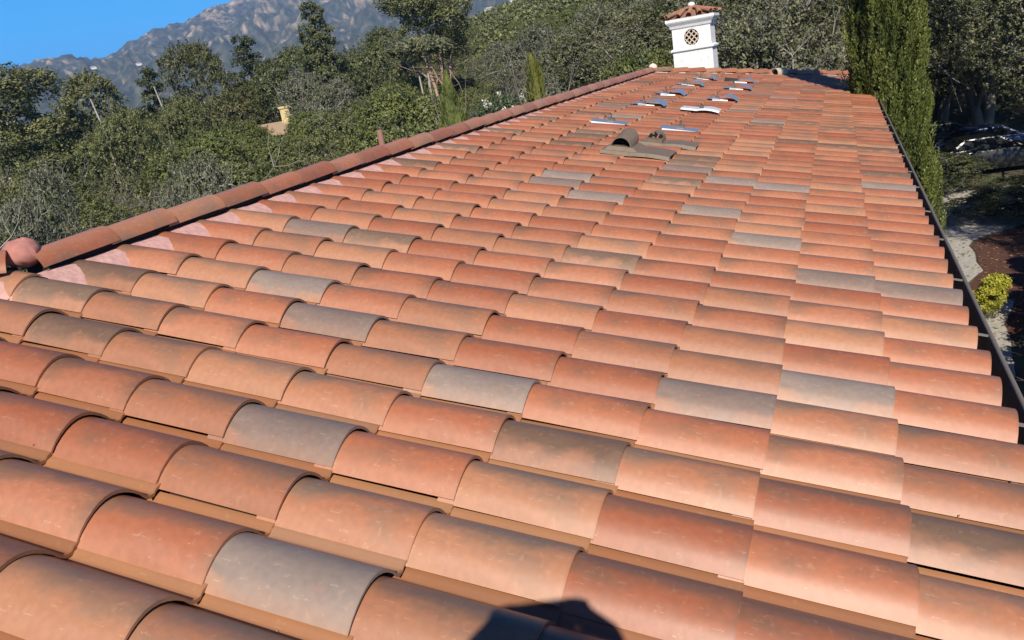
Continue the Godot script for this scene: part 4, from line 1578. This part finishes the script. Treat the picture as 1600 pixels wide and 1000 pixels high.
func build_special_trees() -> void:
	var pine_d := Color(0.026, 0.038, 0.017)
	var pine_l := Color(0.092, 0.110, 0.046)
	var c := pine("tall broad pyramidal pine rising against the mountain", 14.0, 3.3, 40, 5200, 0.10, Color(0.042, 0.056, 0.020), Color(0.140, 0.155, 0.058))
	stand(c, -33.5, 75.0, 6.4, 14.0, 1.1)
	c = pine("slim dark conifer standing alone left of the broad olive tree", 9.0, 1.9, 22, 2200, 0.09, pine_d * 1.3, pine_l * 1.1)
	stand(c, -44.4, 88.0, 3.9, 9.0, 1.6)
	c = pine("pointed dark conifer right of the broad olive tree", 11.0, 2.5, 28, 2800, 0.09, pine_d * 1.2, pine_l * 1.0)
	stand(c, -38.2, 92.0, 4.95, 11.0, 1.6)
	c = pine("shorter dark conifer beside the pointed one", 9.0, 2.6, 26, 2800, 0.09, pine_d * 1.3, pine_l * 1.1)
	stand(c, -36.6, 90.0, 3.3, 9.0, 1.5)
	var b := make_tree("broad_tree", "broad olive green tree standing above the wood at left", "tree", 11.0, 5.2, 2.0, 13, 3600, 8, 0.10, Color(0.046, 0.054, 0.017), Color(0.145, 0.142, 0.046), 0.02, 0.95)
	stand(b, -41.2, 85.0, 4.7, 11.0, 0.95)
	b = make_tree("broad_tree", "dense dark tree in front of the small rocky peak", "tree", 10.0, 4.6, 1.5, 12, 3200, 8, 0.095, Color(0.056, 0.068, 0.024), Color(0.178, 0.184, 0.064), 0.03, 0.9)
	stand(b, -48.5, 68.0, 3.8, 10.0, 0.95)
	b = make_tree("broad_tree", "rounded dark green tree right of the tall pyramidal pine", "tree", 10.0, 5.0, 1.5, 12, 3400, 8, 0.095, Color(0.044, 0.060, 0.020), Color(0.145, 0.162, 0.055), 0.03, 0.95)
	stand(b, -30.0, 82.0, 3.9, 10.0, 0.95)
	b = make_tree("broad_tree", "broad green tree left of the tall pyramidal pine", "tree", 9.0, 4.6, 1.2, 11, 3000, 8, 0.095, Color(0.044, 0.058, 0.020), Color(0.140, 0.155, 0.052), 0.03, 0.9)
	stand(b, -35.2, 84.0, 3.6, 9.0, 1.1)
	# eucalyptus with bare trunks
	for e in [["tall eucalyptus with bare pinkish trunks under a ragged crown", -26.0, 70.0, 7.0, Color(0.44, 0.30, 0.215), 12.0, 0.58], ["eucalyptus with white forking limbs at the left edge of the view", -52.2, 62.0, 5.2, Color(0.5, 0.46, 0.40), 9.0, 0.4]]:
		var h: float = maxf(e[5], tall(e[1], e[2], e[3]))
		var t := thing("eucalyptus_tree", e[0], "eucalyptus tree")
		var low: float = h * e[6]
		var lobes := []
		for k in 24:
			var a := TAU * k / 24.0 * 7.0 + rng.randf()
			var q := rng.randf_range(0.3, 2.4)
			lobes.append([Vector3(q * cos(a), rng.randf_range(low, h - 0.7), q * sin(a)), Vector3(1.0, 0.75, 1.0) * rng.randf_range(0.9, 1.35)])
		put("crown", crown(lobes, 3600, 8, 0.26, 0.085, Color(0.066, 0.078, 0.028), Color(0.205, 0.210, 0.078), 0.03, 0.5), leaf_mat(), t)
		var w := Soup.new()
		var tc: Color = e[4]
		for k in 5:
			var a := TAU * k / 5.0
			var mid := Vector3(cos(a) * 0.5, low * 0.75, sin(a) * 0.5)
			w.tube(Vector3(cos(a) * 0.2, -0.4, sin(a) * 0.2), mid, 0.13, 0.09, 7, tc * rng.randf_range(0.85, 1.1))
			w.tube(mid, Vector3(cos(a) * 1.1, low + 1.2, sin(a) * 1.1), 0.12, 0.07, 6, tc * rng.randf_range(0.8, 1.05))
			branches(w, mid, Vector3(cos(a + 1), 1.3, sin(a + 1)).normalized(), 1.7, 0.07, 2, tc, 0.4, 3)
		put("trunk", w.mesh(), bark, t)
		stand(t, e[1], e[2], e[3], h, 1.3)
	# umbrella-topped pale tree
	var uh := tall(-27.0, 58.0, 2.9)
	var u := thing("umbrella_tree", "small flat topped pale green tree beside the eucalyptus trunks", "tree")
	var ul := []
	for k in 8:
		var a := TAU * k / 8.0
		ul.append([Vector3(cos(a) * 1.5, uh - 0.7 + rng.randf_range(-0.1, 0.2), sin(a) * 1.5), Vector3(0.9, 0.4, 0.9)])
	ul.append([Vector3(0, uh - 0.4, 0), Vector3(1.4, 0.42, 1.4)])
	put("crown", crown(ul, 800, 8, 0.22, 0.11, Color(0.07, 0.085, 0.04), Color(0.20, 0.20, 0.10), 0.0), leaf_mat(), u)
	var uw := Soup.new()
	for k in 3:
		var a := TAU * k / 3.0 + 0.5
		uw.tube(Vector3(cos(a) * 0.15, -0.4, sin(a) * 0.15), Vector3(cos(a) * 0.4, uh - 2.4, sin(a) * 0.4), 0.1, 0.06, 6, Color(0.42, 0.36, 0.30))
		branches(uw, Vector3(cos(a) * 0.4, uh - 2.4, sin(a) * 0.4), Vector3(cos(a) * 0.8, 1, sin(a) * 0.8).normalized(), 1.5, 0.05, 2, Color(0.42, 0.37, 0.31), 0.3, 3)
	put("trunk", uw.mesh(), bark, u)
	u.position = spot(-27.0, 58.0)
	# small cypresses behind the ridge
	var small := cypress("cypress_tree", "small conical light green cypress behind the ridge", 4.6, [[0.0, 0.3, 0.7, 1.0], [1.35, 1.3, 0.72, 0.02]], 20000, 0.07, Color(0.065, 0.085, 0.022), Color(0.20, 0.23, 0.060), 0.35, 3.0, 0.9)
	stand(small, -25.6, 24.0, 0.3, 4.6, 1.0)
	var col := cypress("cypress_tree", "narrow columnar yellow green cypress behind the ridge", 4.6, [[0.0, 0.1, 0.8, 0.95, 1.0], [0.3, 0.42, 0.40, 0.27, 0.05]], 11000, 0.07, Color(0.07, 0.08, 0.015), Color(0.20, 0.205, 0.035), 0.25, 3.5, 0.9)
	stand(col, -19.7, 26.0, 0.5, 4.6, 0.85)
	# the big one at the eave
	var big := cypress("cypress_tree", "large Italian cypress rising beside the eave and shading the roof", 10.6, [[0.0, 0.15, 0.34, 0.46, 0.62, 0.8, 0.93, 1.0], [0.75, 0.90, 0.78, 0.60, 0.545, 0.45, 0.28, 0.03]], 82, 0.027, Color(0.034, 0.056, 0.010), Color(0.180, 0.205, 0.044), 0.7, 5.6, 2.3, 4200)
	big.position = Vector3(3.92, 0, -12.6)
	# leafless thickets
	var gs := bare_shrub("bare_shrub", "grey brown leafless thicket high on the slope left of the chimney", 3.6, 11, Color(0.34, 0.31, 0.28), 4)
	gs.position = spot(-17.0, 62.0)
	gs.scale = Vector3(2.0, 1.9, 2.0)
	copy(gs, "bare_shrub", "pale leafless thicket on the slope right of the eucalyptus", spot(-21.5, 62.0), 5.0, Vector3(1.9, 1.8, 1.9))
	copy(gs, "bare_shrub", "grey leafless thicket among the oaks below the ridge at left", spot(-40.0, 20.0), 1.0, Vector3(1.5, 1.55, 1.5))
	var fh := tall(-22.4, 25.0, -1.5)
	var fl := thing("flowering_tree", "small tree with clusters of white blossom behind the ridge", "tree", spot(-22.4, 25.0))
	var fb := [[Vector3(0, fh - 1.1, 0), Vector3(1.1, 1.0, 1.1)], [Vector3(0.8, fh - 1.7, 0.2), Vector3(0.9, 0.8, 0.9)], [Vector3(-0.6, fh - 2.2, -0.2), Vector3(0.9, 0.9, 0.9)]]
	put("foliage", crown(fb, 900, 8, 0.16, 0.05, Color(0.035, 0.055, 0.022), Color(0.10, 0.13, 0.05)), leaf_mat(), fl)
	for e in fb: e[1] *= 1.06
	put("blossom", crown(fb, 40, 22, 0.10, 0.04, Color(0.60, 0.57, 0.48), Color(0.76, 0.74, 0.66)), leaf_mat(), fl)
	var fw := Soup.new()
	branches(fw, Vector3(0, -0.3, 0), Vector3.UP, fh * 0.5, 0.1, 3, Color(0.25, 0.22, 0.19), 0.3, 3)
	put("trunk", fw.mesh(), bark, fl)
	# grey half bare trees in the wood
	var gw := ["grey half bare tree in the wood below the broad olive tree", "grey half bare tree at the left edge of the wood", "grey half bare tree below the tall pyramidal pine", "grey leafless looking tree high on the slope left of the chimney", "grey half bare tree on the slope right of the eucalyptus", "grey half bare tree at the top of the slope left of the chimney", "grey half bare tree just right of the columnar cypress", "low grey half bare tree just left of the columnar cypress"]
	var g0: Node3D = null
	for k in GREY.size():
		var q: Array = GREY[k]
		var p := spot(q[0], q[1])
		var h := tall(q[0], q[1], q[2])
		if g0 == null:
			g0 = make_tree("grey_tree", gw[k], "tree", 6.0, 2.6, 1.2, 12, 2200, 8, 0.045, Color(0.080, 0.090, 0.052), Color(0.205, 0.205, 0.135), 0.1, 0.8, Color(0.27, 0.25, 0.22), 18)
			g0.position = p
			g0.scale = Vector3(q[3], h / 6.0, q[3])
		else:
			copy(g0, "grey_tree", gw[k], p, k * 1.7, Vector3(q[3], h / 6.0, q[3]))
	# yellow-green bushes by the far house
	var yb := make_tree("garden_bush", "yellow green bush beside the far tan house", "bush", 2.6, 1.9, 0.1, 7, 600, 8, 0.11, Color(0.09, 0.10, 0.02), Color(0.26, 0.25, 0.05), 0.0, 0.8)
	yb.position = spot(-34.3, 70.0)
	yb.position.y += 2.4
	copy(yb, "garden_bush", "yellow green bush in the clearing left of the far tan house", spot(-38.9, 52.0) + Vector3(0, 1.2, 0), 2.0, Vector3(1.3, 0.8, 1.3))
	# dead trunks
	for e in [["dead_trunk", "bare leaning dead trunk above the wood at left", -47.6, 56.0, 2.3], ["dead_trunk", "thin pale dead trunk between the slim conifer and the broad tree", -43.9, 66.0, 2.5]]:
		var p := spot(e[2], e[3])
		var t := thing(e[0], e[1], "dead tree", p)
		var w := Soup.new()
		var base: float = tall(e[2], e[3], e[4]) - 2.1
		w.tube(Vector3(0, -0.3, 0), Vector3(-0.1, base, 0), 0.08, 0.065, 7, Color(0.34, 0.31, 0.27))
		w.tube(Vector3(-0.1, base, 0), Vector3(-0.45, base + 2.1, 0), 0.065, 0.04, 7, Color(0.38, 0.35, 0.31), true)
		w.tube(Vector3(-0.2, base + 0.6, 0), Vector3(0.1, base + 1.1, 0.1), 0.035, 0.015, 5, Color(0.42, 0.39, 0.35))
		put("trunk", w.mesh(), bark, t)
		copy(protos0, "oak_tree", "oak standing just before the " + ("leaning dead trunk" if e[3] < 60.0 else "thin pale dead trunk"), spot(e[2] + 0.6, e[3] - 4.0), 1.0, Vector3(0.9, tall(e[2], e[3] - 4.0, e[4] - 0.9) / 6.8, 0.9))
	far_house("tan house with a square yellow chimney among the trees", spot(-37.2, 80.0) + Vector3(0, 2.3, 0), 0.6, Vector3(7.0, 2.6, 4.0), srgb(0.42, 0.30, 0.18), srgb(0.36, 0.26, 0.17), true)
	for e in [["white house low on the mountain above the dense dark tree", -47.3, 3.75, 16.0], ["small white house on the mountain above the slim conifer", -44.7, 3.7, 15.0], ["long white house high on the slope right of the eucalyptus", -20.2, 4.0, 34.0], ["white house left of the long one on the slope", -22.0, 3.7, 22.0]]:
		var w: float = e[3]
		far_house(e[0], on_mountain(e[1], e[2]) + Vector3(0, 1.0, 0), -deg_to_rad(e[1]), Vector3(w, w * 0.24, w * 0.5), srgb(0.75, 0.74, 0.70), srgb(0.5, 0.42, 0.35), false)
	# right-hand side: oaks over the parked cars
	var od := Color(0.046, 0.058, 0.020)
	var ol := Color(0.215, 0.215, 0.095)
	var low_oak := make_tree("young_oak", "low leafy oak scrub in front of the parked cars", "oak tree", 4.0, 2.5, 0.3, 11, 3600, 9, 0.048, Color(0.026, 0.036, 0.013), Color(0.105, 0.118, 0.042), 0.06, 0.8, Color(0.3, 0.28, 0.25), 8)
	var near_oak := make_tree("oak_tree", "large oak with pale twisted limbs above the parked cars", "oak tree", 11.0, 5.0, 1.8, 20, 11000, 9, 0.05, od, ol, 0.22, 0.75, Color(0.27, 0.245, 0.215), 7)
	near_oak.position = Vector3(9.6, 0, -43.0)
	near_oak.rotation.y = 0.6
	copy(near_oak, "oak_tree", "large oak whose leaves hang low over the parked cars", Vector3(11.2, -0.4, -33.0), 3.3, Vector3(1.0, 0.95, 1.0))
	copy(near_oak, "oak_tree", "oak right of the mulch bed shading the driveway", Vector3(10.9, 0, -18.0), 1.1, Vector3(0.36, 0.75, 0.36))
	copy(low_oak, "young_oak", "low leafy oak scrub right of the driveway", Vector3(9.3, 0, -24.6), 0.7, Vector3(0.75, 0.4, 0.75))
	copy(near_oak, "oak_tree", "dense dark oak far behind the parked cars", Vector3(8.2, -0.5, -50.0), 5.0, Vector3(1.35, 1.2, 1.35))
	copy(near_oak, "oak_tree", "dense oak right behind the large Italian cypress by the cars", Vector3(6.6, 0.2, -46.0), 0.2, Vector3(1.05, 1.05, 1.05))
	copy(near_oak, "oak_tree", "large oak filling the upper right corner", Vector3(14.6, 0, -38.0), 2.6, Vector3(1.05, 1.05, 1.05))
	copy(near_oak, "oak_tree", "large oak behind the Italian cypress", Vector3(4.4, 0, -39.0), 4.1, Vector3(1.05, 0.98, 1.05))
	copy(near_oak, "oak_tree", "large oak behind the far hip right of the chimney", Vector3(-1.5, 0, -36.0), 5.3, Vector3(1.1, 0.9, 1.1))
	copy(near_oak, "oak_tree", "large oak behind the chimney", Vector3(-5.6, -0.5, -33.0), 1.7, Vector3(1.0, 0.84, 1.0))
	low_oak.position = Vector3(8.3, 0, -27.0)
	low_oak.scale = Vector3(0.95, 0.23, 0.95)
	copy(low_oak, "young_oak", "young oak at the right edge beside the driveway", Vector3(10.6, 0, -27.0), 2.1, Vector3(0.85, 0.7, 0.85))
	copy(low_oak, "young_oak", "low oak scrub beyond the driveway close to the Italian cypress", Vector3(6.2, 0, -31.5), 4.0, Vector3(0.9, 0.36, 0.9))
	var hedge := make_tree("hedge_bush", "dark green hedge bush at the right edge nearest the house", "bush", 2.2, 0.95, 0.05, 9, 1500, 9, 0.045, Color(0.022, 0.034, 0.014), Color(0.080, 0.098, 0.034), 0.0, 0.9)
	hedge.position = Vector3(7.0, 0, -12.2)
	hedge.scale = Vector3(1, 0.8, 1)
	var hw := ["dark green hedge bush second from the house at the right edge", "dark green hedge bush beside the garden path", "dark green hedge bush right of the yellow green shrub", "dark green hedge bush beside the mulch bed", "dark green hedge bush at the far end of the mulch bed"]
	for k in 5:
		copy(hedge, "hedge_bush", hw[k], Vector3(7.25 + 0.3 * k, 0, -13.6 - 1.5 * k), k * 1.3, Vector3(1.0, 0.62 + 0.05 * k, 1.0))
	copy(hedge, "hedge_bush", "dark green hedge bush below the gutter in the near right corner", Vector3(6.7, 0, -10.6), 4.4, Vector3(1.0, 0.8, 1.0))
	var ys := make_tree("yellow_shrub", "round yellow green shrub in the mulch bed beyond the gutter", "shrub", 1.15, 0.52, 0.05, 8, 900, 8, 0.035, Color(0.14, 0.15, 0.015), Color(0.42, 0.40, 0.04), 0.0, 0.9)
	ys.position = Vector3(6.12, 0, -17.0)
	ys.scale = Vector3.ONE * 0.88

func _ready() -> void:
	rng.seed = 20
	noise.seed = 8
	noise.frequency = 0.02
	roof_basis = Basis(Vector3(cos(TH), -sin(TH), 0), Vector3(sin(TH), cos(TH), 0), Vector3(0, 0, 1))
	# camera
	cam_basis = Basis(Vector3(0.921232, -0.159192, -0.354949), Vector3(0.033853, 0.941781, -0.334520), Vector3(0.387537, 0.296154, 0.872988)).orthonormalized()
	var cam := Camera3D.new()
	cam.name = "camera"
	cam.transform = Transform3D(cam_basis, CAM)
	cam.fov = 43.478
	cam.near = 0.03
	cam.far = 9000.0
	cam.current = true
	add_child(cam)
	# sky, exposure, air
	var sky := ProceduralSkyMaterial.new()
	sky.sky_top_color = Color(0.02, 0.09, 0.27)
	sky.sky_horizon_color = Color(0.17, 0.70, 1.0)
	sky.sky_curve = 0.12
	sky.ground_bottom_color = Color(0.12, 0.11, 0.09)
	sky.ground_horizon_color = Color(0.35, 0.42, 0.48)
	sky.sun_angle_max = 1.0
	sky.energy_multiplier = 2.0
	var env := Environment.new()
	env.background_mode = Environment.BG_SKY
	env.sky = Sky.new()
	env.sky.sky_material = sky
	env.tonemap_mode = Environment.TONE_MAPPER_LINEAR
	env.tonemap_exposure = 1.38
	env.sdfgi_enabled = true
	env.ssao_enabled = true
	env.ssil_enabled = true
	env.fog_enabled = true
	env.fog_light_color = Color(0.55, 0.70, 0.92)
	env.fog_density = 0.0002
	var we := WorldEnvironment.new()
	we.name = "world"
	we.environment = env
	add_child(we)
	var sun := DirectionalLight3D.new()
	sun.name = "sun"
	sun.light_energy = 1.5
	sun.light_color = Color(1.0, 0.965, 0.905)
	sun.light_angular_distance = 0.53
	sun.shadow_enabled = true
	add_child(sun)
	sun.look_at_from_position(Vector3.ZERO, Vector3(-0.32997, -0.61214, -0.71862))
	# setting and large structure
	build_ground()
	build_mountains()
	build_house()
	build_chimney()
	build_yard()
	build_woods()
	build_special_trees()
	# objects
	build_mounts()
	build_litter()
	build_vents()
	make_car("blue car parked under the large oak", Vector3(9.1, 0.02, -37.2), 0.25, srgb(0.015, 0.04, 0.14))
	make_car("dark silver car parked left of the blue one", Vector3(7.6, 0.02, -40.0), 0.3, srgb(0.07, 0.085, 0.085))
	make_car("black car parked in front of the blue one", Vector3(8.6, 0.02, -34.6), 0.2, srgb(0.02, 0.02, 0.022))
	build_person()
